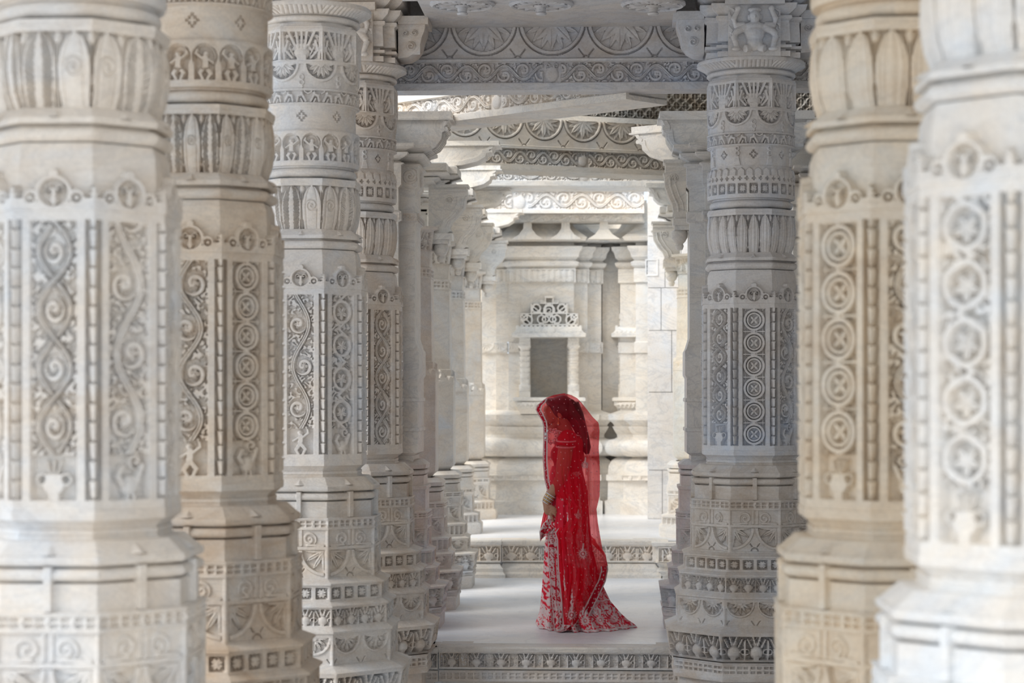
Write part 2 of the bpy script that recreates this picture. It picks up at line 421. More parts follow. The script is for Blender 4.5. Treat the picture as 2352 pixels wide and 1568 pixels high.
def p_halfmed(x, y, w, h, F):
    "two quarter discs of star leaves meeting under a spandrel, framed"
    R = min(w * .46, h * .80); o = .62 * np.ones_like(x)
    for s_ in (1, -1):
        xs = x * s_; cx = w * .44; cy = h * .88
        q = dsc(xs, y, cx, cy, R * .86) * (xs < cx) * (y < cy)
        lf = star(xs, y, cx, cy, R * .84, 12, .38, 0, .4)
        o = o * (1 - q) + q * lf * .85
        o = mx(o, rng(xs, y, cx, cy, R * .93, R * .07) * (y < cy) * (xs < cx))
    o = o * (1 - .9 * mx(rng(x, y, 0, h * .02, h * .13, h * .018), seg(np.abs(x), y, h * .10, h * .20, h * .18, h * .30, h * .016)))
    fr = 1 - bx(x, y, -w * .46, w * .46, h * .03, h * .90)
    return mx(o, fr)
def p_volutes(x, y, w, h, F):
    o = .45 * np.ones_like(x)
    for s_ in (1, -1):
        xs = x * s_
        o = mx(o, .95 * spir(xs, y, .055, h * .45, h * .42, 1.5, -1, 0, .3), .9 * seg(xs, y, .045, h * .1, w * .42, h * .06, h * .09), .9 * seg(xs, y, .012, h * .1, .012, h, .008))
    return mx(o, bx(np.abs(x), y, w / 2 - .008, 1, -1, 2))
def p_meds(x, y, w, h, F):
    n = max(1, round(w / .19)); c = w / n; xl = (x + w / 2) % c - c / 2; R = min(c * .47, h * .78); cy = h * .86
    in_ = dsc(xl, y, 0, cy, R * .86)
    o = mx(.62 * (1 - in_), rng(xl, y, 0, cy, R * .92, R * .07), .88 * star(xl, y, 0, cy, R * .84, 12, .40, 0, .4) * in_, .9 * dsc(xl, y, 0, cy, R * .18))
    xb = np.abs(np.abs(xl) - c / 2); o = o * (1 - .8 * seg(xb, y, h * .05, h * .05, h * .16, h * .2, h * .014))
    return mx(o, bx(x, y, -1, 1, h * .88, 2), bx(x, y, -1, 1, -1, h * .03), bx(np.abs(x), y, w / 2 - .010, 1, -1, 2))
def p_pots(n0=.10):
    def f(x, y, w, h, F):
        n = max(1, round(w / n0)); c = w / n; xl = (x + w / 2) % c - c / 2; k = min(c, h * 1.1)
        o = .22 * leafy(x, y, h * .05, 1.1)
        o = mx(o, 1.0 * dome(xl, y, 0, h * .30, k * .30, h * .26) ** .55, .9 * bx(xl, y, -.12 * k, .12 * k, .02 * h, .2 * h), .85 * dome(xl, y, 0, h * .62, k * .2, h * .12))
        for s_ in (1, -1):
            xs = xl * s_
            o = mx(o, .95 * seg(xs, y, .05 * k, .6 * h, .16 * k, .92 * h, .05 * k), .9 * seg(xs, y, .22 * k, .52 * h, .38 * k, .80 * h, .045 * k), .85 * rng(xs, y, .42 * k, .34 * h, .11 * k, .03 * k),
                   .85 * seg(xs, y, .49 * k, .0, .49 * k, .75 * h, .04 * k))
        return mx(o, bx(x, y, -1, 1, h * .90, 2), bx(x, y, -1, 1, -1, h * .04), bx(np.abs(x), y, w / 2 - .008, 1, -1, 2))
    return f
def p_flute(x, y, w, h, F):
    n = 9; c = w / n; xl = (x + w / 2) % c - c / 2; return np.sqrt(np.clip(1 - (xl / (c * .46)) ** 2, 0, 1))
# ------------------------------------------------------------------ ring-shaped carved parts
def ring_dirs(nd, nc, dense=(-2, -1, 0, 1, 2)):
    F, T = [], []
    for k in (-2, -1, 0, 1, 2, 3, 4, 5):
        n = nd if k in dense else nc
        t = -1 + 2 * (np.arange(n)) / n
        F.append(np.full(n, k)); T.append(t * tan(pi / 8))
    F = np.concatenate(F); T = np.concatenate(T); D = np.arctan(T)
    phi = -pi / 2 + F * pi / 4 + D
    return F.astype(int), T, D, np.cos(phi), np.sin(phi), 1 / np.cos(D)
class Ring:
    "stack of sections -> one closed-around mesh"
    def __init__(s, nd=80, nc=8, dense=(-2, -1, 0, 1, 2), dz=.003):
        s.F, s.T, s.D, s.c, s.s, s.sec = ring_dirs(nd, nc, dense); s.rows = []; s.z = []; s.dz = dz; s.info = []
    def raw(s, z, r, q, H=None):
        base = r * (q * s.sec + (1 - q))
        if H is not None: base = base + H
        s.rows.append(base); s.z.append(z)
    def flat(s, pts, q=1.):
        for z, r in pts: s.raw(z, r, q)
        return s
    def torus(s, z0, z1, r0, r1, q=1., n=9):
        "half-round roll from z0 to z1, r0 at the edges, r1 at the middle"
        for i in range(n):
            a = pi * i / (n - 1); s.raw(z0 + (z1 - z0) * (1 - cos(a)) / 2, r0 + (r1 - r0) * sin(a), q)
        return s
    def pat(s, z0, z1, r0, r1, q, fn, depth, mode='sink', prof=None):
        depth = depth * (1.7 if mode == 'sink' else 1.25)
        m = max(2, int(round((z1 - z0) / s.dz)) + 1); zs = np.linspace(z0, z1, m)
        rs = np.interp(zs, *zip(*prof)) if prof else np.linspace(r0, r1, m)
        Z = np.repeat(zs[:, None], len(s.F), 1); R = np.repeat(rs[:, None], len(s.F), 1)
        X = R * (s.T if q > .5 else s.D)[None, :]; Wd = 2 * rs.mean() * tan(pi / 8) if q > .5 else rs.mean() * pi / 4
        Fm = np.repeat(s.F[None, :], m, 0)
        h = fn(X, Z - z0, Wd, z1 - z0, Fm)
        H = (h - 1) * depth if mode == 'sink' else h * depth
        for i in range(m): s.raw(zs[i], rs[i], q, H[i])
        return s
    def build(s, name, mat, parent=None, col=(1, 1, 1, .3), capb=False, capt=False, sharp=50):
        B = np.array(s.rows); z = np.array(s.z)
        V = np.stack([B * s.c, B * s.s, np.repeat(z[:, None], B.shape[1], 1)], -1).reshape(-1, 3)
        M, K = B.shape
        Q = grid_quads(M, K, True)
        add = []
        for cap, row in ((capb, 0), (capt, M - 1)):
            if cap:
                n = len(V); V = np.vstack([V, [[0, 0, z[row]]]])
                j = np.arange(K); a = row * K + j; b_ = row * K + (j + 1) % K
                q = np.stack([np.full(K, n), b_, a, a], -1) if row == 0 else np.stack([np.full(K, n), a, b_, b_], -1)
                add.append((q, n))
        me = bpy.data.meshes.new(name)
        if add:
            # caps as triangles
            tris = np.concatenate([q[:, :3] for q, _ in add])
            loops = np.concatenate([Q.ravel(), tris.ravel()]).astype(np.int32)
            ls = np.concatenate([np.arange(0, Q.size, 4), Q.size + np.arange(0, tris.size, 3)]).astype(np.int32)
        else:
            loops = Q.ravel().astype(np.int32); ls = np.arange(0, Q.size, 4).astype(np.int32)
        me.vertices.add(len(V)); me.vertices.foreach_set('co', V.astype(np.float32).ravel())
        me.loops.add(len(loops)); me.loops.foreach_set('vertex_index', loops)
        me.polygons.add(len(ls)); me.polygons.foreach_set('loop_start', ls)
        me.update(calc_edges=True)
        me.polygons.foreach_set('use_smooth', np.ones(len(ls), dtype=bool)); me.set_sharp_from_angle(angle=radians(sharp))
        me.materials.append(mat)
        return obj(name, me, parent, col)

ND = 84
def make_pedestal():
    r = Ring(ND, 8)
    r.flat([(-.45, .445), (-.12, .44), (-.118, .475), (-.098, .48)])
    r.pat(-.09, -.005, .478, .478, 1, p_belt, .012)
    r.flat([(-.004, .45), (.004, .45), (.006, .50)])
    r.pat(.008, .168, .50, .505, 1, p_pots(.135), .034, prof=[(.008, .478), (.04, .50), (.10, .508), (.168, .520)])
    r.flat([(.176, .522), (.178, .515), (.205, .455)])
    r.pat(.206, .367, .452, .452, 1, p_meds, .013)
    r.flat([(.369, .462), (.378, .462), (.40, .43)])
    r.pat(.402, .497, .43, .43, 1, p_pots(.085), .016)
    r.flat([(.499, .442), (.507, .442), (.525, .405)])
    r.pat(.527, .606, .405, .405, 1, p_squares(.078), .014)
    r.flat([(.608, .415), (.616, .415), (.636, .364)])
    r.pat(.638, .80, .364, .364, 1, p_halfmed, .014)
    r.pat(.80, .885, .350, .350, 1, p_volutes, .013, 'add')
    r.pat(.887, .945, .368, .368, 1, p_belt, .010)
    r.flat([(.946, .346)])
    z = [.948, 1.028, 1.03, 1.033]
    def stk(x, y, w, h, F): return p_straps(x, y, w, h, F)
    def roll(zz):
        base = np.full_like(zz, .344)
        base = np.where((zz > 1.028) & (zz < 1.035), .318, base)
        m = (zz >= 1.035) & (zz <= 1.072); base = np.where(m, .335 + .024 * np.sqrt(np.clip(1 - ((zz - 1.0535) / .0186) ** 2, 0, 1)), base)
        base = np.where((zz > 1.072) & (zz < 1.079), .318, base)
        m = (zz >= 1.079); base = np.where(m, .345 + .014 * np.sqrt(np.clip(1 - ((zz - 1.0945) / .0156) ** 2, 0, 1)), base)
        return base
    zs = np.arange(.948, 1.1105, .0015)
    rr = roll(zs)
    for zz, r0 in zip(zs, rr):
        base = r0 * r.sec; X = r0 * r.T
        st = 1 - ss(.011, .014, np.abs(X)) if zz < 1.078 else 0 * X
        r.rows.append(base * (1 - st) + st * (.366 * r.sec)); r.z.append(zz)
    r.pat(1.112, 1.15, .345, .305, 1, lambda x, y, w, h, F: (1 - ss(.004, .03, np.abs(x) + y * .9)), .012, 'add')
    r.flat([(1.151, .27), (1.17, .262)])
    return r
def make_shaft(kinds):
    r = Ring(ND + 12, 8, dz=.0029)
    r.flat([(1.152, .26), (1.162, .262), (1.165, .268), (1.178, .268), (1.180, .262), (1.19, .268), (1.206, .286), (1.208, .293), (1.236, .295)])
    r.pat(1.238, 2.116, .292, .292, 1, shaft_pat(kinds), .0195)
    r.pat(2.117, 2.250, .264, .264, 1, p_crest, .027, 'add')
    r.flat([(2.25, .262), (2.29, .260), (2.318, .250)])
    return r
def make_neck():
    r = Ring(24, 6)
    r.flat([(2.305, .24), (2.318, .236)]); r.torus(2.322, 2.366, .244, .272); r.flat([(2.368, .236), (2.373, .236)])
    r.flat([(2.375, .270), (2.392, .270)])
    return r
def make_lotus(leaf, n):
    r = Ring(ND, 8)
    r.pat(2.392, 2.424, .270, .238, 1, lambda x, y, w, h, F: (1 - ss(.004, .016, np.abs(x) + y * .7 - .004)), .014, 'add')
    r.pat(2.425, 2.662, .25, .27, 1, p_lotus(leaf, n), .018, prof=[(2.425, .240), (2.47, .256), (2.54, .266), (2.60, .264), (2.645, .257), (2.662, .259)])
    r.flat([(2.664, .262), (2.682, .262), (2.684, .235)])
    return r
def make_drum(kind):
    r = Ring(ND, 8)
    r.flat([(2.684, .225), (2.69, .226)], 0); r.torus(2.692, 2.738, .232, .252, 0); r.flat([(2.74, .238), (2.748, .236), (2.75, .262), (2.762, .266)], 0)
    if kind == 'grid':
        r.pat(2.764, 2.846, .266, .266, 0, p_squares(.080), .012)
        r.pat(2.848, 2.882, .267, .267, 0, p_tinycross, .010)
        r.pat(2.884, 2.945, .270, .258, 0, p_arches, .016)
        r.pat(2.945, 3.062, .256, .256, 0, p_crosses(True), .016)
    else:
        r.pat(2.764, 2.925, .268, .268, 0, p_niches, .018)
        r.flat([(2.926, .262), (2.932, .260)], 0)
        r.pat(2.933, 3.062, .256, .256, 0, p_crosses(False), .014)
    r.pat(3.064, 3.142, .268, .268, 0, p_frieze, .014)
    r.flat([(3.143, .258)], 0)
    r.pat(3.145, 3.282, .266, .266, 0, p_garland, .018)
    r.pat(3.284, 3.45, .264, .264, 1 if kind == 'grid' else .99, p_vases, .02)
    r.flat([(3.452, .262), (3.464, .258), (3.466, .238), (3.48, .238)])
    return r
def make_abacus():
    r = Ring(ND, 30, dz=.004)
    r.flat([(3.478, .236), (3.488, .238)], 0); r.torus(3.49, 3.522, .246, .270, 0); r.flat([(3.524, .250), (3.528, .262)], 0)
    r.pat(3.529, 3.562, .26, .31, 0, p_flute, .012, 'add', prof=[(3.529, .258), (3.54, .272), (3.552, .296), (3.562, .316)])
    r.flat([(3.563, .326), (3.578, .330), (3.586, .325), (3.590, .28)], 0)
    return r

V3 = lambda *a: a
KINDS = dict(
    A={-2: ('fig8', 'urn', 6), -1: ('fig8', 'urn', 6), 0: ('rings', None, 6), 1: ('vine', 'bird', 2), 2: ('vine', 'bird', 2)},
    L1={-2: ('vine', 'bird', 2), -1: ('vine', 'bird', 2), 0: ('fig8', 'urn', 4), 1: ('vine', 'bird', 1.7), 2: ('circles', 'bird', 5)},
    L2={-2: ('vine', 'bird', 2), -1: ('vine', 'bird', 2), 0: ('vine', 'dancer', 2), 1: ('rings', 'bird', 6), 2: ('fig8', 'urn', 5)},
    L3={-2: ('vine', 'bird', 2), -1: ('vine', 'bird', 2), 0: ('vine', 'dancer', 1.6), 1: ('circles', 'bird', 4), 2: ('fig8', 'urn', 5)},
    L4={-2: ('vine', 'bird', 2), -1: ('vine', 'bird', 2), 0: ('circles', 'bird', 5), 1: ('fig8', None, 5), 2: ('vine', None, 2)},
    R2={-2: ('vine', 'bird', 2), -1: ('rings', 'urn', 5), 0: ('vine', 'bird', 2.4), 1: ('vine', 'bird', 2), 2: ('vine', 'bird', 2)},
    R1={-2: ('fig8', 'urn', 5), -1: ('circles', 'urn', 5), 0: ('vine', 'urn', 2), 1: ('vine', 'bird', 2), 2: ('vine', 'bird', 2)})
COLS = [ # name, px centre, distance, panels, lotus, drum, colour, label
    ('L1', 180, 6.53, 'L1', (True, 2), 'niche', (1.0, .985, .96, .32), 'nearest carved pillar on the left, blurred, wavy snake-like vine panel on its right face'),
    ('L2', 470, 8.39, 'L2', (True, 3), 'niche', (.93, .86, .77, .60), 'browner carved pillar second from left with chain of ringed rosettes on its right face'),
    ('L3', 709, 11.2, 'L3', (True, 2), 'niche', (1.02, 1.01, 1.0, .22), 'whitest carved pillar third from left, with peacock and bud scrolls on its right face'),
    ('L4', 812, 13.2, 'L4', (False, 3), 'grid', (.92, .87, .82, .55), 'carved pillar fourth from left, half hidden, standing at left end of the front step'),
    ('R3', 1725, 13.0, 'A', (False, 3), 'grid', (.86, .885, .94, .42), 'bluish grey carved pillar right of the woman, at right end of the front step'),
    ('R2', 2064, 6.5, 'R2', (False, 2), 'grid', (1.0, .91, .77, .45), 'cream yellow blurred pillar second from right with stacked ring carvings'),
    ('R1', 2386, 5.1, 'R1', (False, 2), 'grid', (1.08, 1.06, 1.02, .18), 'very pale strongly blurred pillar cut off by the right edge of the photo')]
_cache = {}
def cached(key, fn, name, col, parent):
    if key not in _cache:
        o = fn().build(name, MAR, parent, col, sharp=50); _cache[key] = o; return o
    o = _cache[key].copy(); COL.objects.link(o); o.parent = parent; o.color = col; o.name = name; return o
PILLAR = {}
for nm, px, d, kk, (leaf, n), drum, colr, lab in COLS:
    x, y, _ = W(px, d)
    e = empty('carved_pillar', (x, y, 0), 0, lab, 'pillar', 'richly carved octagonal pillars of the front rows')
    e['kind'] = 'thing'
    if nm == 'R1': e.scale = (1.03, 1.03, .975)
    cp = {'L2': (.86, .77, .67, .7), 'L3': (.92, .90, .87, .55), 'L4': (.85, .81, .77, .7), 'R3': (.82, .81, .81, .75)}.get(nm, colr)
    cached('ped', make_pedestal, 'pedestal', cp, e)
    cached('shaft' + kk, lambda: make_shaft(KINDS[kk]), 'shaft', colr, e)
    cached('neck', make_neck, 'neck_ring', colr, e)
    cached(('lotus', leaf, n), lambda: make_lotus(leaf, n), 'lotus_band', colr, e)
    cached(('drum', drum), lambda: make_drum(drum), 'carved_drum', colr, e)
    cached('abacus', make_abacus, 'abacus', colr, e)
    PILLAR[nm] = (e, x, y, colr)
# ------------------------------------------------------------------ setting
def struct(o): o['kind'] = 'structure'; return o
YF, YB = 13.25, 18.28
BL, BR = PILLAR['L4'][1] + .40, PILLAR['R3'][1] - .40
m = MB().box(-14, 14, -9, YF + .02, -.60, -.45); struct(m.build('floor', FLOORM, col=(.78, .74, .69, .4)))
m = MB().box(-14, 14, YF + .03, YB + .03, -.30, 0); struct(m.build('floor_middle', FLOORM, col=(1, 1, 1, .25)))
m = MB().box(-14, 14, YB + .03, 32, .0, .317); struct(m.build('floor_upper', FLOORM, col=(1, .98, .95, .4)))
m = MB().box(-5, 5, 2.0, 13.9, 4.06, 4.25); struct(m.build('ceiling', PLAIN, col=(.9, .9, .92, .5)))
m = MB().box(-.35, 5, 13.9, 18.2, 4.45, 4.6).box(1.75, 5, 18.2, 24, 4.45, 4.6); struct(m.build('ceiling_dome', PLAIN, col=(.85, .83, .8, .5)))  # left side kept open for daylight; unseen rear right slab added for shade
m = MB().box(BL + .06, BR - .06, 10.5, 13.42, 3.875, 4.05); struct(m.build('ceiling_bay', PLAIN, col=(.82, .82, .85, .6)))

def relief(name, w, h, fn, depth, parent, loc, rot=0, col=(1, 1, 1, .3), step=.004, back=.02, F=0, mat=None):
    "carved slab, front toward local -y, origin bottom centre of its front face"
    nx = int(w / step) + 1; nz = int(h / step) + 1
    X, Z = np.meshgrid(np.linspace(-w / 2, w / 2, nx), np.linspace(0, h, nz))
    H = fn(X, Z, w, h, np.full(X.shape, F)); Y = (1 - H) * depth
    V = np.stack([X, Y, Z], -1)
    # skirts back to the wall
    V = np.concatenate([V[:, :1], V, V[:, -1:]], 1); V[:, 0, 1] = V[:, -1, 1] = depth + back
    V = np.concatenate([V[:1], V, V[-1:]], 0); V[0, :, 1] = V[-1, :, 1] = depth + back
    me = mesh_from(name, V, grid_quads(V.shape[0], V.shape[1]), True, 50, [mat or MAR])
    return obj(name, me, parent, col, loc, rot)
def p_scroll(n=7, boss=True):
    def f(x, y, w, h, F):
        o = p_vine(y - h / 2, x + w / 2, h, w, None, n=n)
        o = mx(o, bx(x, y, -5, 5, -1, h * .06), bx(x, y, -5, 5, h * .95, 2))
        if boss:
            c = np.abs(x) < h * .42
            o = np.where(c, mx(.25 + 0 * x, dome(x, y, 0, h * .42, h * .3, h * .38) ** .5, .9 * spir(np.abs(x), y, h * .2, h * .82, h * .14, 1.2)), o)
        return o
    return f
def p_bigmed(n):
    def f(x, y, w, h, F):
        c = w / n; xl = (x + w / 2) % c - c / 2; cy = h * .98; R = min(c * .485, h * .93)
        in_ = dsc(xl, y, 0, cy, R * .88)
        a = star(xl, y, 0, cy, R * .86, 16, .55, 0, .3) * .55; b = star(xl, y, 0, cy, R * .66, 8, .50, pi / 8, .45) * .85
        b = star(xl, y, 0, cy, R * .80, 8, .48, 0, .35) * .85
        o = mx(.72 * (1 - in_) * (1 - rng(xl, y, 0, cy, R * 1.0, R * .022)), rng(xl, y, 0, cy, R * .93, R * .055), in_ * mx(a, b), .75 * dsc(xl, y, 0, cy, R * .26) * (1 - rng(xl, y, 0, cy, R * .26, R * .02)))
        xb = np.abs(np.abs(xl) - c / 2)
        o = o * (1 - .8 * mx(seg(xb, y, h * .08, h * .10, h * .20, h * .26, .0035), rng(xb, y, 0, 0, h * .08, .003)))
        return mx(o, bx(x, y, -9, 9, -1, h * .03))
    return f
def at(o, p, rot=0): o.location = p; o.rotation_euler = (0, 0, rot); return o
def beam(P0, P1, zb, zt, T, label, col, nmed=5, nscr=8, scr=(.05, .165), med=(.185, .42), medbeam=True, group=None):
    "straight carved lintel; its face looks toward the camera side of P0->P1"
    P0, P1 = np.array(P0[:2]), np.array(P1[:2]); L = np.linalg.norm(P1 - P0); a = atan2(P1[1] - P0[1], P1[0] - P0[0])
    c = (P0 + P1) / 2; e = empty('carved_beam', (c[0], c[1], zb), a, label, 'beam', group); e['kind'] = 'thing'
    m = MB(); hh = zt - zb; h1 = scr[1] + .012
    m.box(-L / 2, L / 2, .030, T, .03, h1); m.box(-L / 2, L / 2, 0, T, 0, scr[0] - .008)
    m.box(-L / 2, L / 2, -.012, T, h1, h1 + .016); m.box(-L / 2, L / 2, .032, T, h1 + .016, hh)
    m.build('beam_core', PLAIN, e, col)
    relief('scroll_frieze', L, scr[1] - scr[0] + .02, p_scroll(nscr), .022, e, (0, .004, scr[0] - .008), 0, col)
    if medbeam and hh > med[0] + .05:
        relief('rosette_frieze', L, min(med[1], hh) - med[0], p_bigmed(nmed), .024, e, (0, .006, med[0] + .012), 0, col)
    return e
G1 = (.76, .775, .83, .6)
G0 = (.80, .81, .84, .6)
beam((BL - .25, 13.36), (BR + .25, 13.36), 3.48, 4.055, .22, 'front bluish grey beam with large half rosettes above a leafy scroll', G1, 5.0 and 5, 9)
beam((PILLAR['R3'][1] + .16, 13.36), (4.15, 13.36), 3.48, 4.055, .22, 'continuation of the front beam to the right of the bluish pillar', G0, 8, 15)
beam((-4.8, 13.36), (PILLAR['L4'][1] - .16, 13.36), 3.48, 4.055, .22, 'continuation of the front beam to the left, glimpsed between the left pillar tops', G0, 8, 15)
beam(WX(-.95, 15.1), WX(.72, 13.47), 3.436, 4.0, .40, 'beam slanting up to the right with deep scroll face and bright white underside', (1, .97, .93, .35), 5, 8, medbeam=False)
beam(WX(-.55, 17.45), WX(1.75, 18.35), 3.431, 3.86, .40, 'shadowed beam slanting down to the right with half rosettes over a wavy scroll', (.60, .58, .54, .6), 7, 12)  # stone tint darkened so the colour carries this beam's shade
beam(WX(-.9, 19.0), WX(2.2, 19.1), 3.431, 3.80, .55, 'thin pale beam seen just below the slanting shadowed one', (.93, .93, .92, .3), 6, 8)
beam(WX(-1.2, 21.9), WX(1.36, 21.95), 3.431, 3.83, .40, 'farthest pale beam with wide scroll directly above the shrine', (1, .98, .95, .25), 7, 7, scr=(.04, .215), med=(.235, .36))
# raised octagon ring over the inner hall
m = MB().box(-2.6, 2.6, 0, .3, 0, .06).box(-2.6, 2.6, .06, .3, .06, .6)
o = m.build('ceiling_ledge', PLAIN, None, (.95, .95, .93, .3)); x, y, _ = WX(.9, 18.2); at(o, (x, y, 3.87), .38); struct(o)
def p_jali(x, y, w, h, F):
    c = .085; xl = x % c - c / 2; yl = y % c - c / 2; return mx(rng(xl, yl, 0, 0, c * .42, c * .08), bd(xl, c * .05), bd(yl, c * .05)) 
g = relief('ceiling_lattice', 4.2, .48, p_jali, .05, None, (0, 0, 0), 0, (.62, .60, .55, .8), step=.008); at(g, (x + .0, y + .0, 3.93), .38); struct(g)
struct(MB().box(4.2, 4.4, -2, 21, -.45, 4.05).build('light_block_east', PLAIN, None, (.8, .78, .75, .5)))  # unseen wall added to block daylight from the right
# ceiling lotus roundels
for i, px in enumerate((1062, 1243, 1500)):
    x, y, _ = W(px, 12.55)
    lab = ['leftmost of three round lotus bosses hanging from the front ceiling', 'middle one of three lotus bosses hanging from the front ceiling', 'lotus boss of the front ceiling nearest the bluish right pillar'][i]
    e = empty('ceiling_boss', (x, y, 3.875), 0, lab, 'ceiling boss', 'lotus bosses on the ceiling'); e['kind'] = 'thing'
    m = MB(); m.lathe([(.19, 0), (.192, -.012), (.176, -.024), (.165, -.020), (.160, -.008), (.0, -.008)], 48); m.build('rim', PLAIN, e, G1)
    m = MB()
    for k in range(14):
        a = 2 * pi * k / 14; m.ball((.10 * cos(a), .10 * sin(a), -.010), (.045, .045, .012), 8, 6)
        m.tube([(.05 * cos(a), .05 * sin(a), -.014), (.155 * cos(a), .155 * sin(a), -.016)], .007, 6)
    m.build('petals', PLAIN, e, G1)
    m = MB(); m.lathe([(.04, -.008), (.045, -.02), (.03, -.03), (.026, -.055), (.034, -.062), (.028, -.072), (.0, -.074)], 20); m.build('bud', PLAIN, e, G1)
m = MB(); m.box(BL, BR, 12.05, 12.22, 3.845, 3.88); m.box(BL, BR, 12.10, 12.18, 3.825, 3.845)
for k in range(9):
    xx = BL + .15 + k * (BR - BL - .3) / 8; m.prism([(xx - .05, 3.876), (xx + .05, 3.876), (xx, 3.845)], 12.215, 12.235)
struct(m.build('ceiling_rib', PLAIN, None, G1))

# steps
def step_face(x0, x1, Y, label, zt, pots, z_p, belt, zb, col, proj=0):
    w = x1 - x0; e = empty('carved_step', ((x0 + x1) / 2, Y - proj, zt), 0, label, 'step'); e['kind'] = 'thing'
    m = MB(); H = zt - zb
    m.sweep([(-w / 2, .30), (-w / 2, 0), (w / 2, 0), (w / 2, .30)], [(.04, -H), (.04, -H + .03), (.02, -H + .05), (.02, -H + .08), (.0, -H + .10), (-.01, -H + .12), (-.03, z_p[0] - .012), (0, z_p[0] - .010), (0, z_p[0]), (-.028, z_p[0]), (-.028, z_p[1]), (.004, z_p[1]), (.006, -.008), (0, 0.002), (-.2, .002)], closed=False)
    m.build('step_body', PLAIN, e, col)
    relief('pot_frieze', w, z_p[1] - z_p[0], p_pots(pots), .03, e, (0, 0.001, z_p[0]), 0, col, back=.0)
    if belt: relief('dash_frieze', w, .07, p_belt, .012, e, (0, .012, -H + .16 if H < .3 else belt), 0, col)
    return e
GS = (.76, .755, .76, .6)
step_face(BL + .12, BR + .03, YF, 'front carved step with a row of pot and lotus reliefs below the bluish floor', 0, .162, (-.125, -.03), -.215, -.45, GS)
step_face(BL - .12, BL + .115, YF, 'short projecting end block of the front step beside the left pillar', 0, .12, (-.125, -.03), -.215, -.45, GS, .03)
xa, _, _ = W(1152, YB); xb, _, _ = W(1508, YB)
step_face(xa, xb, YB, 'rear carved step behind the woman with pale pot and lotus reliefs', .317, .158, (-.175, -.035), None, 0.0, (.98, .94, .88, .45))
xa2, _, _ = W(1040, YB)
step_face(xa2, xa - .005, YB, 'projecting end block of the rear step beside the left pillar bases', .317, .18, (-.175, -.035), None, 0.0, (.98, .94, .88, .4), .05)
e = empty('corner_pedestal', (*W(1570, 18.2)[:2], 0), 0, 'pale flaring corner block with a pot relief at right end of the rear step', 'pedestal block')
m = MB(); w2 = .23
m.sweep([(-w2, .3), (-w2, -.18), (w2, -.18), (w2, .3)], [(-.05, 0), (-.05, .03), (-.03, .035), (-.03, .06), (.0, .075), (-.02, .09), (-.03, .11), (-.005, .125), (-.005, .145), (.03, .15), (.01, .152), (.01, .28), (.04, .29), (.045, .317), (-.1, .319)], closed=False)
m.build('block_body', PLAIN, e, (1, .98, .94, .3))
relief('pot_frieze', .44, .13, p_pots(.18), .03, e, (0, -.218, .155), 0, (1, .98, .94, .3), back=.03)
relief('pot_frieze', .44, .13, p_pots(.18), .03, e, (-.268, .04, .155), -pi / 2, (1, .98, .94, .3), back=.03)
# ------------------------------------------------------------------ brackets and capitals
def bracket_prof(L, H):
    return [(0, 0), (L * .42, 0), (L * .62, H * .06), (L * .78, H * .20), (L * .86, H * .38), (L * .87, H * .52), (L * .91, H * .56), (L * .90, H * .64), (L * .93, H * .70), (L * .95, H * .78), (L, H * .82), (L, H), (0, H)]
def make_bracket(name, parent, L, H, T, r0, rot, z, col, carve=True):
    m = MB(); pr = [(r0 * .3 + a, b) for a, b in bracket_prof(L - r0 * .3, H)]
    m.prism(pr, -T / 2, T / 2)
    inner = [(a, b) for a, b in bracket_prof(L - r0 * .3, H)]
    for s_ in (-1, 1):   # raised rim following the curve, both cheeks
        rim = [((r0 * .3 + a), b) for a, b in inner[1:10]]
        rim2 = [(a - .028 * (1 if k > 2 else .2), b + .03 * (1 if k < 5 else .2)) for k, (a, b) in enumerate(rim)]
        y0, y1 = (T / 2, T / 2 + .008) if s_ > 0 else (-T / 2 - .008, -T / 2)
        for k in range(len(rim) - 1):
            m.prism([rim[k], rim[k + 1], rim2[k + 1], rim2[k]], y0, y1)
    m.prism([(r0 * .3, H * .80), (L + .012, H * .80), (L + .012, H * .84), (r0 * .3, H * .84)], -T / 2 - .012, T / 2 + .012)
    # ribs down the curved nose
    for k in range(4 if carve else 0):
        yy = (k - 1.5) * T * .23
        m.prism([(a + .012, b - .004) for a, b in pr[1:9]] + [(a - .02, b + .01) for a, b in pr[1:9]][::-1], yy - T * .05, yy + T * .05)
    m.lathe([(.028, 0)] * 1 + [(.028, 0.001)], 8) if False else None
    m.tube([(L * .93, -T * .52, H * .60), (L * .93, T * .52, H * .60)], H * .055, 12)
    return m.build(name, PLAIN, parent, col, rot=rot, loc=(0, 0, z))
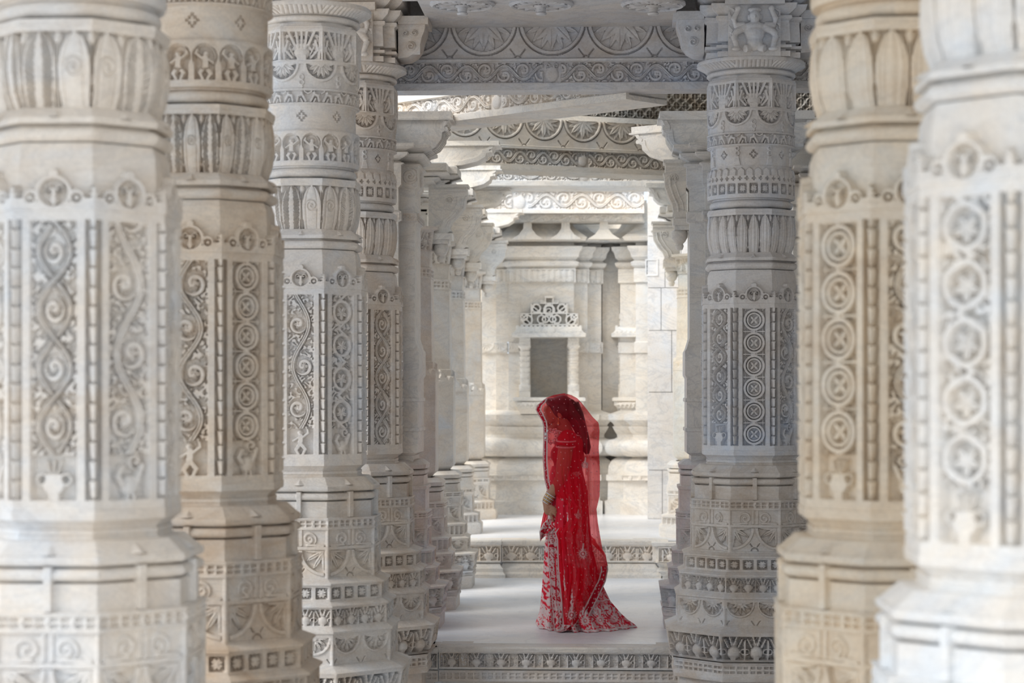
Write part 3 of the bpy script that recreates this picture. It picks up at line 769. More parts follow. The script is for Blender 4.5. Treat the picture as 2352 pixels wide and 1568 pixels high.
def make_console(name, parent, L, H, T, rot, z, col, r0):
    "hanging ribbed scroll console with a pendant"
    pts = [(0, H), (L, H), (L, H * .78), (L * .93, H * .72), (L * .90, H * .55), (L * .72, H * .36), (L * .56, H * .25), (L * .50, H * .12), (L * .56, H * .04), (L * .48, 0), (0, 0)]
    m = MB(); m.prism([(r0 + a, b) for a, b in pts], -T / 2, T / 2)
    for k in range(5):
        yy = (k - 2) * T * .2
        m.prism([(r0 + a + .014, b) for a, b in pts[2:9]] + [(r0 + a - .02, b) for a, b in pts[2:9]][::-1], yy - T * .06, yy + T * .06)
    m.box(r0 - .02, r0 + L * .62, -T * .62, T * .62, -.045, 0)
    m.box(r0 - .02, r0 + L * .54, -T * .5, T * .5, -.075, -.045)
    for s_ in (-1, 1):
        m.tube([(r0 + a - .02, s_ * T / 2, b) for a, b in pts[3:8]], .009, 6); m.tube([(r0 + a - .055, s_ * T / 2, b + .01) for a, b in pts[3:8]], .006, 6)
        m.tube([(r0 + L * .55 + .028 * (1 - q / 14) * cos(q * .9), s_ * T / 2, H * .68 + .034 * (1 - q / 14) * sin(q * .9)) for q in range(13)], .007, 6)
        m.box(r0, r0 + L * .97, s_ * T / 2 - .008, s_ * T / 2 + .008, H * .86, H * .90)
    cx = r0 + L * .30
    m.lathe([(.0, -.21), (.022, -.205), (.03, -.18), (.024, -.165), (.04, -.15), (.055, -.12), (.058, -.09), (.05, -.075)][::1], 16, cx, 0)
    m.box(r0, r0 + L + .012, -T * .55, T * .55, H * .94, H)
    return m.build(name, PLAIN, parent, col, rot=rot, loc=(0, 0, z))
def slab_stack(name, parent, hw, z0, z1, col, rot=0):
    H = z1 - z0; n = hw * .42
    plan = [(-hw, -n), (-hw + .06, -n), (-hw + .06, -hw + .06), (-n, -hw + .06), (-n, -hw), (n, -hw), (n, -hw + .06), (hw - .06, -hw + .06), (hw - .06, -n), (hw, -n), (hw, n), (hw - .06, n), (hw - .06, hw - .06), (n, hw - .06), (n, hw), (-n, hw), (-n, hw - .06), (-hw + .06, hw - .06), (-hw + .06, n), (-hw, n)]
    m = MB(); m.sweep(plan, [(-.10, z0), (-.10, z0 + H * .1), (-.06, z0 + H * .22), (-.075, z0 + H * .26), (.0, z0 + H * .40), (.012, z0 + H * .44), (-.012, z0 + H * .47), (-.012, z0 + H * .54), (.0, z0 + H * .56), (.0, z0 + H * .95), (-.015, z1)])
    return m.build(name, PLAIN, parent, col, rot=rot)

def far_pedestal(kind, zf, top):
    r = Ring(40, 8, dz=.005); B = zf
    if kind == 'tall':
        r.flat([(0, .49), (.088, .49), (.09, .50)])
        r.pat(.095, .145, .50, .50, 1, p_belt, .010); r.flat([(.147, .485), (.15, .51)])
        r.pat(.152, .285, .50, .52, 1, p_pots(.16), .03); r.flat([(.288, .52), (.30, .46)])
        r.pat(.302, .405, .455, .455, 1, p_meds, .013); r.flat([(.41, .465), (.425, .43)])
        r.pat(.428, .52, .43, .43, 1, p_squares(.05, 0), .014); r.flat([(.523, .435), (.535, .40)])
        r.pat(.538, .68, .40, .40, 1, p_halfmed, .014); r.pat(.68, .735, .39, .39, 1, p_volutes, .010, 'add')
        r.pat(.738, .782, .405, .405, 1, p_belt, .010)
    else:
        r.flat([(zf, .46), (zf + .085, .46), (zf + .10, .445)])
        r.pat(zf + .105, zf + .175, .435, .435, 1, p_squares(.05, 0), .014); r.flat([(zf + .178, .44), (zf + .195, .385)])
        r.pat(zf + .2, zf + .36, .385, .385, 1, p_halfmed, .014)
        r.pat(zf + .37, zf + .41, .395, .395, 1, p_belt, .010)
    t = top
    if kind == 'tall' and t > 1.1: r.flat([(.79, .385), (.93, .385), (.935, .395), (.955, .395)])
    r.flat([(t - .17, .375), (t - .105, .375), (t - .103, .352)]); r.torus(t - .10, t - .065, .362, .385); r.flat([(t - .062, .352), (t - .058, .385), (t - .03, .39), (t, .35), (t + .001, .31)])
    return r
def far_shaft(top, crest, zc, r0=.335):
    r = Ring(40, 8, dz=.007); t = top
    r.flat([(t, .29), (t + .02, r0 - .03), (t + .035, r0 - .01), (t + .05, r0), (crest - .12, r0)])
    r.pat(crest - .12, crest, r0 - .018, r0 - .02, 1, lambda x, y, w, h, F: mx(ell(x, y, 0, 0, w * .30, h * .95, .04) * (1 - .7 * leafy(x, y, .022)), bx(x, y, -9, 9, -1, h * .3), dsc(np.abs(x), y, w * .42, h * .35, w * .1)), .018, 'add')
    r.flat([(crest + .005, r0 - .028), (2.42, r0 - .035)])
    r.pat(2.42, 2.50, r0 - .03, r0 - .03, 1, p_belt, .01)
    r.flat([(2.505, r0 - .045), (zc - .17, r0 - .045)])
    r.pat(zc - .17, zc - .03, r0 - .03, r0 - .01, 1, p_vases, .02)
    r.flat([(zc - .028, r0), (zc - .02, r0 + .02), (zc, r0 + .02)])
    return r
GF = 'plain shafted pillars along the far left side'
FAR = [(900, 15.8, 'tall', 0, .96, 1.81, (.90, .86, .82, .45), 'first plain shafted pillar on the left, tall carved base standing on the middle floor'),
       (950, 17.5, 'tall', 0, .95, 1.77, (.88, .88, .86, .40), 'second plain shafted pillar on the left, base just before the rear step'),
       (990, 19.35, 'low', .317, .93, 1.71, (.88, .86, .82, .45), 'third plain shafted pillar on the left, first one on the raised rear floor'),
       (1037, 21.6, 'low', .317, .90, 1.68, (.95, .90, .82, .40), 'last plain shafted pillar on the left, nearest to the back shrine')]
def capital(e, col, zs=3.17, hw=.50, L=.76, slabtop=3.30, cons=True, arms=(0, 1, 2, 3), rot=0, T=.26, cons_arms=(0, 1, 2, 3)):
    slab_stack('capital_slab', e, hw, zs - .01, slabtop, col, rot)
    for k in arms: make_bracket('bracket', e, L, 3.43 - slabtop, T, .3, rot + k * pi / 2, slabtop, col) if False else None
    m = MB()
    for k in arms:
        make_bracket('bracket', e, L, 3.43 - slabtop + .0, T, .3, rot + k * pi / 2, slabtop + .0, col, False)
    if cons:
        for k in cons_arms: make_console('console', e, hw - .32 + .10, .36, .17, rot + k * pi / 2, zs - .365, col, .28)
for px, d, kind, zf, top, crest, colr, lab in FAR:
    x, y, _ = W(px, d); e = empty('plain_pillar', (x, y, 0), 0, lab, 'pillar', GF); e['kind'] = 'thing'
    far_pedestal(kind, zf, top).build('pedestal', MAR, e, colr); far_shaft(top, crest, 2.80).build('shaft', MAR, e, colr)
    capital(e, (1.0, .97, .92, .35), zs=3.12, slabtop=3.24, L=.80 if px < 940 else .72)
x, y, _ = W(1634, 18.9); e = empty('plain_pillar', (x, y, 0), 0, 'pale sunlit pillar seen left of the bluish pillar, with yellowish carved upper band', 'pillar'); e['kind'] = 'thing'
c_ = (1.06, 1.03, .97, .22)
far_pedestal('low', .317, .98).build('pedestal', MAR, e, c_); far_shaft(.98, 1.9, 2.80).build('shaft', MAR, e, (1.05, 1.0, .88, .35)); capital(e, c_, zs=3.10, slabtop=3.22, L=.58, hw=.46)

# square pilastered pillars right behind the front pair
def cross_plan(a, b): return [(-a, -b), (-b, -b), (-b, -a), (b, -a), (b, -b), (a, -b), (a, b), (b, b), (b, a), (-b, a), (-b, b), (-a, b)]
def stepped_pillar(px, d, col, lab, L, armrot=0):
    x, y, _ = W(px, d); e = empty('stepped_pillar', (x, y, 0), 0, lab, 'pillar'); e['kind'] = 'thing'
    A, B = .34, .24
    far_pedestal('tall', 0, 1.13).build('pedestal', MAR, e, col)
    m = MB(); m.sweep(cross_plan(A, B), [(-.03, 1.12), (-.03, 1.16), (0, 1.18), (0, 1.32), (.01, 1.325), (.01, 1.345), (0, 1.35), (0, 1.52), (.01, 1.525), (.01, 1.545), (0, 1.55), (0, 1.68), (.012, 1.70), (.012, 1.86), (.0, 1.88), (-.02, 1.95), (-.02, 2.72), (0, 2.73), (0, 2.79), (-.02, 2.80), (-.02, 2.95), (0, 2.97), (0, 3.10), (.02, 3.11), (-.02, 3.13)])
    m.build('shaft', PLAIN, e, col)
    for s_, rr in ((0, 0), (1, pi / 2)):
        for zz, hh, fn in ((2.735, .05, p_belt), (2.97, .13, lambda x, y, w, h, F: spir(x, y, 0, h * .5, h * .42, 1.5)), (1.70, .15, lambda x, y, w, h, F: spir(x, y, 0, h * .5, h * .4, 1.5))):
            p = (0, -A - .008, zz) if s_ == 0 else (A + .008, 0, zz)
            relief('carved_panel', 2 * B - .02, hh, fn, .012, e, p, rr, col, back=.01, F=0)
            if s_ == 1:
                relief('carved_panel', .09, hh, fn, .012, e, (A - .05, -B - .008, zz), 0, col, back=.01)
    m = MB(); m.sweep(cross_plan(A, B), [(-.04, 3.12), (-.02, 3.13), (.04, 3.16), (.05, 3.18), (.03, 3.185), (.05, 3.20), (.09, 3.215), (.09, 3.235), (0, 3.24)]); m.build('capital_slab', PLAIN, e, col)
    for k in (0, 1, 2, 3): make_bracket('bracket', e, L, .30, .30, .3, armrot + k * pi / 2, 3.18, col, True)
    return e
stepped_pillar(852, 14.55, (.84, .82, .80, .5), 'grey stepped square pillar with curved bracket, tucked behind the fourth left pillar', .56)
e = stepped_pillar(1690, 14.5, (.90, .91, .93, .35), 'stepped pillar hidden behind the bluish right pillar, its grey curved bracket reaching left', .52)
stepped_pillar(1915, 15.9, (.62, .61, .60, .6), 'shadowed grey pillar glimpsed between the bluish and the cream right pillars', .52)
make_console('console', e, .14, .40, .17, pi, 2.76, (.92, .90, .87, .4), .34)
make_console('console', e, .14, .40, .17, -pi / 2, 2.76, (.92, .90, .87, .4), .34)
make_bracket('bracket', e, .80, .27, .20, .3, pi * .80, 3.17, (1.05, 1.03, 1.0, .2), True)

# ------------------------------------------------------------------ capitals of the two front pillars
REM = []
def fused(name, mb, mat, parent, col, vox, sm=2, loc=None, rot=None):
    "one continuous surface grown from overlapping solids"
    o = mb.build(name, mat, parent, col, loc=loc, rot=rot)
    r = o.modifiers.new('fuse', 'REMESH'); r.mode = 'VOXEL'; r.voxel_size = vox; r.use_smooth_shade = True
    s = o.modifiers.new('soften', 'SMOOTH'); s.factor = .5; s.iterations = sm
    return o
def front_capital(e, colr, figs=True):
    A, B = .30, .235
    m = MB(); m.sweep(cross_plan(A, B), [(-.02, 3.588), (-.02, 3.62), (-.045, 3.622), (-.045, 3.634), (-.012, 3.64), (-.012, 3.656), (-.045, 3.66), (-.045, 3.672), (-.02, 3.68), (-.025, 3.80), (-.01, 3.81), (-.01, 3.83), (-.03, 3.835), (.01, 3.87), (.02, 3.90), (-.03, 3.905), (.01, 3.93), (.03, 3.95), (.03, 4.06)])
    m.build('capital_block', MAR, e, colr)
    for rr in (0, pi):
        m = MB(); L = .165; r0 = .29; T = .26
        m.prism([(r0, 3.63), (r0 + L * .35, 3.635), (r0 + L * .62, 3.66), (r0 + L * .80, 3.70), (r0 + L * .88, 3.76), (r0 + L * .96, 3.79), (r0 + L, 3.82), (r0 + L, 3.872), (r0, 3.872)], -T / 2, T / 2)
        m.box(r0, r0 + L + .02, -T / 2 - .02, T / 2 + .02, 3.835, 3.885)
        b = m.build('bracket', MAR, e, colr, rot=rr)
        def pb(x, y, w, h, F):
            a = mx(.9 * spir(x, y, -w * .22, h * .72, w * .17, 1.4), .9 * spir(x, y, w * .22, h * .72, w * .17, 1.4, -1), .85 * spir(x, y, w * .05, h * .28, w * .24, 1.6))
            return a
        s_ = 1 if rr == 0 else -1
        relief('bracket_carving', .125, .18, pb, .018, b, ((r0 + .072), (-T / 2 - .016) * s_, 3.652), 0 if rr == 0 else pi, colr, step=.003, back=.015)
        if rr == pi:
            pass
    # front figure: four armed dwarf holding up the slab
    m = MB(); y0 = -.335; z0 = 3.60
    m.ball((0, y0, z0 + .055), (.052, .04, .045)); m.ball((0, y0, z0 + .115), (.062, .042, .06)); m.ball((0, y0, z0 + .155), (.075, .036, .03))
    m.tube([(0, y0, z0 + .16), (0, y0, z0 + .20)], .022); m.ball((0, y0 - .01, z0 + .215), (.034, .034, .040)); m.ball((0, y0 - .046, z0 + .210), (.006, .01, .010))
    m.ball((0, y0, z0 + .255), (.045, .03, .018))
    for s_ in (-1, 1):
        m.ball((s_ * .036, y0, z0 + .21), (.009, .010, .020))
        m.tube([(s_ * .055, y0, z0 + .155), (s_ * .105, y0 - .01, z0 + .125), (s_ * .125, y0 - .012, z0 + .10)], [.026, .022, .02]); m.tube([(s_ * .125, y0 - .012, z0 + .10), (s_ * .105, y0 - .03, z0 + .03)], [.02, .016]); m.ball((s_ * .108, y0 - .035, z0 + .018), (.03, .02, .014))
        m.tube([(s_ * .06, y0, z0 + .165), (s_ * .115, y0, z0 + .165), (s_ * .125, y0 - .005, z0 + .20), (s_ * .10, y0 - .01, z0 + .25)], [.022, .02, .019, .015]); m.ball((s_ * .098, y0 - .015, z0 + .262), (.02, .014, .018))
        m.tube([(s_ * .03, y0 - .01, z0 + .03), (s_ * .06, y0 - .03, z0 + .02)], .024)
    fused('dwarf_figure', m, MAR, e, colr, .0045, 2)
    m = MB(); m.box(-.155, .155, -.318, -.27, 3.585, 3.90); m.box(-.175, .175, -.375, -.27, 3.885, 3.93); m.build('figure_plate', MAR, e, colr)
    for s_ in (-1, 1): relief('figure_carving', .045, .19, lambda x, y, w, h, F: .8 * leafy(x, y, .012), .014, e, (s_ * .128, -.33, 3.69), 0, colr, step=.003)
front_capital(PILLAR['R3'][0], PILLAR['R3'][3]); front_capital(PILLAR['L4'][0], PILLAR['L4'][3])
# ------------------------------------------------------------------ back shrine
e = empty('marble_shrine', (*WX(.1, 22.4)[:2], .317), 0, 'white marble shrine wall behind the woman with heavy rolled base mouldings and layered eaves', 'shrine'); e['kind'] = 'thing'
ox, oy = e.location.x, e.location.y
def SX(px, d=22.3): return W(px, d)[0] - ox
yy = lambda d: d * 1.0 - oy - .0
plan = [(-4.2, yy(23.0)), (SX(1050), yy(23.0)), (SX(1050), yy(22.75)), (SX(1104), yy(22.75)), (SX(1104), yy(22.44)), (SX(1138), yy(22.44)), (SX(1138), yy(22.37)), (SX(1168), yy(22.37)), (SX(1168), yy(22.30)),
        (SX(1318), yy(22.30)), (SX(1318), yy(22.42)), (SX(1349), yy(22.42)), (SX(1349), yy(22.54)), (SX(1381), yy(22.54)), (SX(1381), yy(22.95)), (SX(1424), yy(22.95)), (SX(1424), yy(22.45)), (SX(1460), yy(22.45)), (SX(1460), yy(22.30)), (SX(1492), yy(22.30)), (SX(1492), yy(22.6)), (SX(1505), yy(22.6))]
plan = [(a, b) for a, b in plan]
def zz(py): return ZY(py, 22.3) - .317
prof = [(.16, -.317), (.16, zz(1150)), (.13, zz(1148)), (.125, zz(1104)), (.145, zz(1103)), (.145, zz(1090)), (.125, zz(1089)), (.12, zz(1070)), (.09, zz(1058)), (.05, zz(1053)), (.03, zz(1050))]
n = 9
for i in range(n): a = pi * i / (n - 1); prof.append((.06 + .10 * sin(a), zz(1048) + (zz(1008) - zz(1048)) * (1 - cos(a)) / 2))
prof += [(.03, zz(1005)), (.03, zz(998)), (.05, zz(992)), (.08, zz(980)), (.06, zz(978)), (.075, zz(972)), (.12, zz(964)), (.125, zz(952)), (.10, zz(950)), (.02, zz(944)), (0, zz(942)),
         (0, zz(812)), (.016, zz(810)), (.018, zz(786)), (0, zz(784)), (0, zz(650)), (.02, zz(648)), (.02, zz(617)), (.01, zz(615)), (.045, zz(610)), (.055, zz(603)), (.03, zz(600)), (.01, zz(598)), (.05, zz(590)), (.06, zz(580)), (.085, zz(573)), (.09, zz(566)), (.0, zz(564)), (.0, zz(558)), (.12, zz(554)), (.14, zz(547)), (.10, zz(540)), (.04, zz(530)), (.0, zz(520)), (-.03, zz(505)), (-.03, zz(460))]
CS = (.95, .94, .915, .45)
m = MB(); m.sweep(plan, prof, closed=False)
# cut the niche opening into the centre face
np_ = len(plan); lo = next(i for i, p in enumerate(prof) if abs(p[1] - zz(942)) < 1e-6); hi = next(i for i, p in enumerate(prof) if abs(p[1] - zz(650)) < 1e-6)
drop = {(j * np_ + 8) for j in range(lo, hi)}
m.F = [f for f in m.F if not (len(f) == 4 and f[0] in drop and f[1] == f[0] + 1)]
def quad(a, b, c, d): m.add([a, b, c, d], [(0, 1, 2, 3)])
ya, yr = yy(22.30), yy(22.64); xs_ = [SX(1168), SX(1217), SX(1303), SX(1318)]; zs_ = [zz(942), zz(912), zz(777), zz(650)]
for i in range(3):
    for j in range(3):
        if (i, j) != (1, 1): quad((xs_[i], ya, zs_[j]), (xs_[i + 1], ya, zs_[j]), (xs_[i + 1], ya, zs_[j + 1]), (xs_[i], ya, zs_[j + 1]))
x0, x1, z0, z1 = xs_[1], xs_[2], zs_[1], zs_[2]
quad((x0, yr, z0), (x1, yr, z0), (x1, yr, z1), (x0, yr, z1)); quad((x0, ya, z0), (x0, yr, z0), (x0, yr, z1), (x0, ya, z1)); quad((x1, yr, z0), (x1, ya, z0), (x1, ya, z1), (x1, yr, z1))
quad((x0, ya, z0), (x1, ya, z0), (x1, yr, z0), (x0, yr, z0)); quad((x0, yr, z1), (x1, yr, z1), (x1, ya, z1), (x0, ya, z1))
m.build('shrine_wall', PLAIN, e, CS)
def fr(px0, px1, py0, py1, dd, fn, nm, depth=.012, step=.006, F=0):
    w = abs(SX(px1) - SX(px0)); return relief(nm, w, zz(py0) - zz(py1), fn, depth, e, ((SX(px0) + SX(px1)) / 2, yy(dd) - .014, zz(py1)), 0, CS, step=step, back=.01, F=F, mat=PLAIN)
def p_reeds(x, y, w, h, F):
    n = max(2, round(w / .06)); c = w / n; xl = (x + w / 2) % c - c / 2
    return mx(.95 * dome(xl, y, 0, h * .5, c * .36, h * .55) ** .5, dsc(xl, y, c * .48, h * .1, c * .2) * .8, bx(x, y, -9, 9, h * .93, 2))
for a, b, dd in ((1105, 1138, 22.41), (1139, 1167, 22.34), (1169, 1317, 22.27), (1321, 1348, 22.39), (1352, 1380, 22.51)):
    fr(a, b, 618, 647, dd, p_reeds, 'reed_frieze')
def p_shell(x, y, w, h, F):
    R = h * .95; q = dsc(x, y, -w * .2, h, R * .8); th = np.arctan2(y - h, x + w * .2)
    return mx(.55 * (1 - q), q * (.3 + .5 * np.abs(np.sin(th * 7))), rng(x, y, -w * .2, h, R * .85, .01))
for a, b, dd in ((1106, 1137, 22.412), (1140, 1167, 22.342), (1169, 1192, 22.28), (1323, 1347, 22.39), (1353, 1379, 22.51)):
    fr(a, b, 787, 809, dd, p_shell, 'shell_frieze')
for a, b, dd in ((1120, 1316, 22.145), (1386, 1424, 22.80), (1426, 1490, 22.14)):
    fr(a, b, 1091, 1101, dd, p_squares(.09, 0), 'square_frieze', .01)
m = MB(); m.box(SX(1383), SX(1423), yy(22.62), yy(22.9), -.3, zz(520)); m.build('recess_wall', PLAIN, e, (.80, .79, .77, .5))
# flaring posts on the top eave
for px in (1126, 1213, 1300, 1387):
    x = SX(px); m = MB(); t = zz(506) ; b = zz(552)
    m.prism([(x - .17, b), (x - .09, b + .05), (x - .045, b + .11), (x - .04, t), (x + .04, t), (x + .045, b + .11), (x + .09, b + .05), (x + .17, b)], yy(22.12), yy(22.34)); m.build('eave_post', PLAIN, e, CS)
m = MB(); m.box(SX(1050), SX(1480), yy(22.1), yy(22.4), zz(514), zz(500)); m.build('eave_lintel', PLAIN, e, CS)
fr(1060, 1475, 497, 513, 22.07, p_scroll(7, False), 'scroll_frieze')
# right hand plain wall of stone blocks
xw = SX(1487, 21.5)
m = MB().box(ox + xw + .012, ox + 4.5, 21.47, 22.2, .317, 4.4); q = random.Random(4); zc_ = .317
while zc_ < 4.3:
    hh = q.uniform(.38, .85); xc_ = ox + xw
    while xc_ < ox + xw + 2.6:
        ww = q.uniform(.12, .42); m.box(xc_, xc_ + ww - .006, 21.45 - q.uniform(0, .006), 21.48, zc_ + .003, min(zc_ + hh, 4.4) - .003); xc_ += ww
    zc_ += hh
struct(m.build('wall_right', PLAIN, None, (.98, .98, .99, .4)))
CB = (1.0, 1.0, 1.0, .35)
def niche(cx, dd, full, lab):
    x, y, _ = W(cx, dd); k = .00459 * dd / 22.3
    n_ = empty('wall_niche', (x, y, ZY(912, dd)), 0, lab, 'niche', 'niches on the shrine wall'); n_['kind'] = 'thing'
    X = lambda px: (px - 1260) * k; Z = lambda py: (912 - py) * k
    c = (1.02, 1.0, .96, .25)
    m = MB(); m.sweep([(X(1183), .02), (X(1183), -.20), (X(1340), -.20), (X(1340), .02)], [(-.06, Z(950)), (-.05, Z(945)), (-.03, Z(935)), (-.005, Z(930)), (-.005, Z(922)), (.015, Z(920)), (.015, Z(914)), (0, Z(912)), (-.3, Z(912))], closed=False); m.build('sill', PLAIN, n_, c)
    relief('sill_fringe', X(1334) - X(1190), .06, lambda x, y, w, h, F: mx(bx(x, y, -9, 9, h * .5, 2), (np.abs(((x / .045) % 1) - .5) * 2 * h * .9 < y) * 1.0) * (1 - .4 * leafy(x, y, .012)), .02, n_, (X(1262), -.232, Z(936)), 0, c, step=.004, mat=PLAIN)
    for px in (1206, 1316):
        m = MB(); w2 = .052
        m.box(X(px) - w2 - .005, X(px) + w2 + .005, -.16, .02, Z(912), Z(898))
        pr = [(.046, Z(898)), (.050, Z(896)), (.050, Z(884)), (.038, Z(882))]
        for t in range(6):
            zb = Z(880 - t * 12.5); pr += [(.036, zb), (.042, zb + .012), (.042, zb + .034), (.048, zb + .038), (.048, zb + .044), (.036, zb + .046)]
        pr += [(.040, Z(803)), (.055, Z(798)), (.055, Z(795))]
        m.lathe([(a * 1.22, b) for a, b in pr], 12, X(px), -.11); m.box(X(px) - w2, X(px) + w2, -.06, .02, Z(898), Z(795)); m.box(X(px) - w2 - .005, X(px) + w2 + .005, -.165, .02, Z(797), Z(777))
        m.build('colonette', PLAIN, n_, c)
    m = MB(); m.sweep([(X(1186), .02), (X(1186), -.22), (X(1336), -.22), (X(1336), .02)], [(-.05, Z(777)), (.035, Z(776)), (.04, Z(768)), (.02, Z(766)), (-.04, Z(752)), (-.3, Z(750))], closed=False)
    for t in range(15):
        xx = X(1190) + t * (X(1332) - X(1190)) / 14; m.tube([(xx, -.235, Z(767)), (xx, -.14, Z(752))], .017, 8)
    m.ball((X(1262), -.23, Z(762)), (.07, .03, .05)); m.build('eave', PLAIN, n_, c)
    # pierced stepped pediment
    def ped(x, y, w, h, F):
        st = mx(bx(x, y, -w * .5, w * .5, 0, h * .42), bx(x, y, -w * .32, w * .32, h * .3, h * .74), bx(x, y, -w * .16, w * .16, h * .5, h * .86), bx(x, y, -w * .08, w * .08, h * .8, h))
        o = mx(rng(x, y, 0, h * .52, h * .16, h * .045), .9 * spir(x, y, 0, h * .5, h * .12, 1.2), bx(x, y, -9, 9, 0, h * .08))
        for a, b, r in ((.13, .22, .13), (.37, .2, .15), (.22, .58, .13), (.06, .22, .1), (.43, .3, .1)):
            o = mx(o, rng(np.abs(x), y, a * w, b * h, r * h, h * .035))
        o = mx(o, bd(y - h * .42, h * .03) * (np.abs(x) < w * .5), bd(y - h * .74, h * .03) * (np.abs(x) < w * .32), bd(y - h * .95, h * .05), bd(np.abs(x) - w * .06, w * .012), bd(np.abs(x) - w * .3, w * .012) * (y < h * .74), seg(np.abs(x), y, w * .15, h * .45, w * .33, h * .72, h * .03), seg(np.abs(x), y, w * .33, h * .1, w * .49, h * .4, h * .03))
        return o * st + 0 * x, st
    w, h = X(1327) - X(1195), Z(681) - Z(751)
    step = .0055; nx = int(w / step) + 1; nz = int(h / step) + 1
    Xg, Zg = np.meshgrid(np.linspace(-w / 2, w / 2, nx), np.linspace(0, h, nz)); H, st = ped(Xg, Zg, w, h, 0)
    Y = np.where(st > .5, (1 - H) * .075, .12)
    V = np.stack([Xg, Y, Zg], -1)
    V = np.concatenate([V[:, :1], V, V[:, -1:]], 1); V[:, 0, 1] = V[:, -1, 1] = .13; V = np.concatenate([V[:1], V, V[-1:]], 0); V[0, :, 1] = V[-1, :, 1] = .13
    Qd = grid_quads(V.shape[0], V.shape[1]); fl = (V[..., 1].ravel() > .115)[Qd]; Qd = Qd[~fl.all(1)]
    obj('pediment', mesh_from('pediment', V, Qd, True, 50, [PLAIN]), n_, c, (X(1261), -.13, Z(751)))
    return n_
niche(1261, 22.29, True, 'empty niche in the back wall above the woman, with pierced stepped pediment and ribbed eave')
niche(1487, 22.60, True, 'second niche at the back, only its left ribbed colonette and eave showing past the recess')
for px0, px1, ya, yb in ((1482, 1512, 595, 634),):
    o = relief('carved_square', .13, .17, lambda x, y, w, h, F: mx(1 - bx(x, y, -w * .38, w * .38, h * .1, h * .9), .8 * bd(np.sin(x * 60 + 3 * np.sin(y * 30)), .35, .2)), .02, None, (*W(1497, 21.4)[:2], ZY(634, 21.4)), 0, CB, step=.004, mat=PLAIN)
    tag(o, 'small square relief panel with wavy leaves on plain wall at upper right of the shrine', 'relief panel'); o['kind'] = 'thing'
# ------------------------------------------------------------------ the woman in the red bridal dress
def cloth(name, rough=.6, sheen=.3, alpha=False, transl=.0):
    m, nt, b = nodes(name); L = nt.links.new
    at_ = N(nt, 'ShaderNodeAttribute', attribute_name='dye')
    L(at_.outputs['Color'], b.inputs['Base Color']); b.inputs['Roughness'].default_value = rough
    b.inputs['Sheen Weight'].default_value = sheen; b.inputs['Specular IOR Level'].default_value = .25
    b.inputs['Sheen Tint'].default_value = (1, .3, .35, 1)
    if alpha:
        out = nt.nodes['Material Output']; tr = N(nt, 'ShaderNodeBsdfTransparent'); tl = N(nt, 'ShaderNodeBsdfTranslucent')
        tr.inputs[0].default_value = (1.0, .60, .62, 1)
        L(at_.outputs['Color'], tl.inputs[0]); m1 = N(nt, 'ShaderNodeMixShader'); m1.inputs[0].default_value = transl
        L(b.outputs[0], m1.inputs[1]); L(tl.outputs[0], m1.inputs[2])
        lw = N(nt, 'ShaderNodeLayerWeight', Blend=.35); ad = N(nt, 'ShaderNodeMath', operation='MULTIPLY_ADD'); ad.use_clamp = True
        L(lw.outputs['Facing'], ad.inputs[0]); ad.inputs[1].default_value = .45; L(at_.outputs['Alpha'], ad.inputs[2])
        m2 = N(nt, 'ShaderNodeMixShader'); L(ad.outputs[0], m2.inputs[0]); L(tr.outputs[0], m2.inputs[1]); L(m1.outputs[0], m2.inputs[2]); L(m2.outputs[0], out.inputs[0])
    return m
def plainmat(name, c, rough=.5, metal=0., spec=.4, sss=0.):
    m, nt, b = nodes(name); b.inputs['Base Color'].default_value = (*c, 1); b.inputs['Roughness'].default_value = rough
    b.inputs['Metallic'].default_value = metal; b.inputs['Specular IOR Level'].default_value = spec
    nz = N(nt, 'ShaderNodeTexNoise', Scale=60., Detail=3.); r = ramp(nt, [(.3, tuple(v * .9 for v in c)), (.7, c)])
    nt.links.new(nz.outputs['Fac'], r.inputs[0]); nt.links.new(r.outputs[0], b.inputs['Base Color'])
    return m
SKIN = plainmat('skin', (.50, .26, .165), .5); HAIR = plainmat('hair', (.022, .012, .012), .35, spec=.6)
SILK = cloth('embroidered_silk', .55, .4); NET = cloth('red_net', .6, .3, True, .45)
GOLD = plainmat('gold', (.83, .55, .25), .3, 1.0); SILVER = plainmat('silver_thread', (.82, .78, .78), .4, .4); REDC = plainmat('red_fabric', (.60, .004, .022), .6)
RED = np.array((.86, .007, .042)); DRED = np.array((.38, .002, .018)); SIL = np.array((.76, .68, .68)); CRM = np.array((.80, .70, .60))
wx, wy, _ = W(1290, 14.41)
woman = empty('person', (wx, wy, 0), YAW, 'woman standing with bowed head in a long red embroidered bridal dress and sheer red veil', 'person'); woman['kind'] = 'thing'
PX = lambda px: (px - 1290) / 340.0
PZ = lambda py: (1441 - py) / 340.0
def dyed(name, V, wrap, C, mat, parent, thick=0):
    M, K, _ = V.shape; me = mesh_from(name, V, grid_quads(M, K, wrap), True, None, [mat])
    a = me.color_attributes.new('dye', 'FLOAT_COLOR', 'POINT'); a.data.foreach_set('color', C.reshape(-1, 4).astype(np.float32).ravel())
    o = obj(name, me, parent, (1, 1, 1, 1))
    if thick: s = o.modifiers.new('thickness', 'SOLIDIFY'); s.thickness = thick; s.offset = 0
    return o
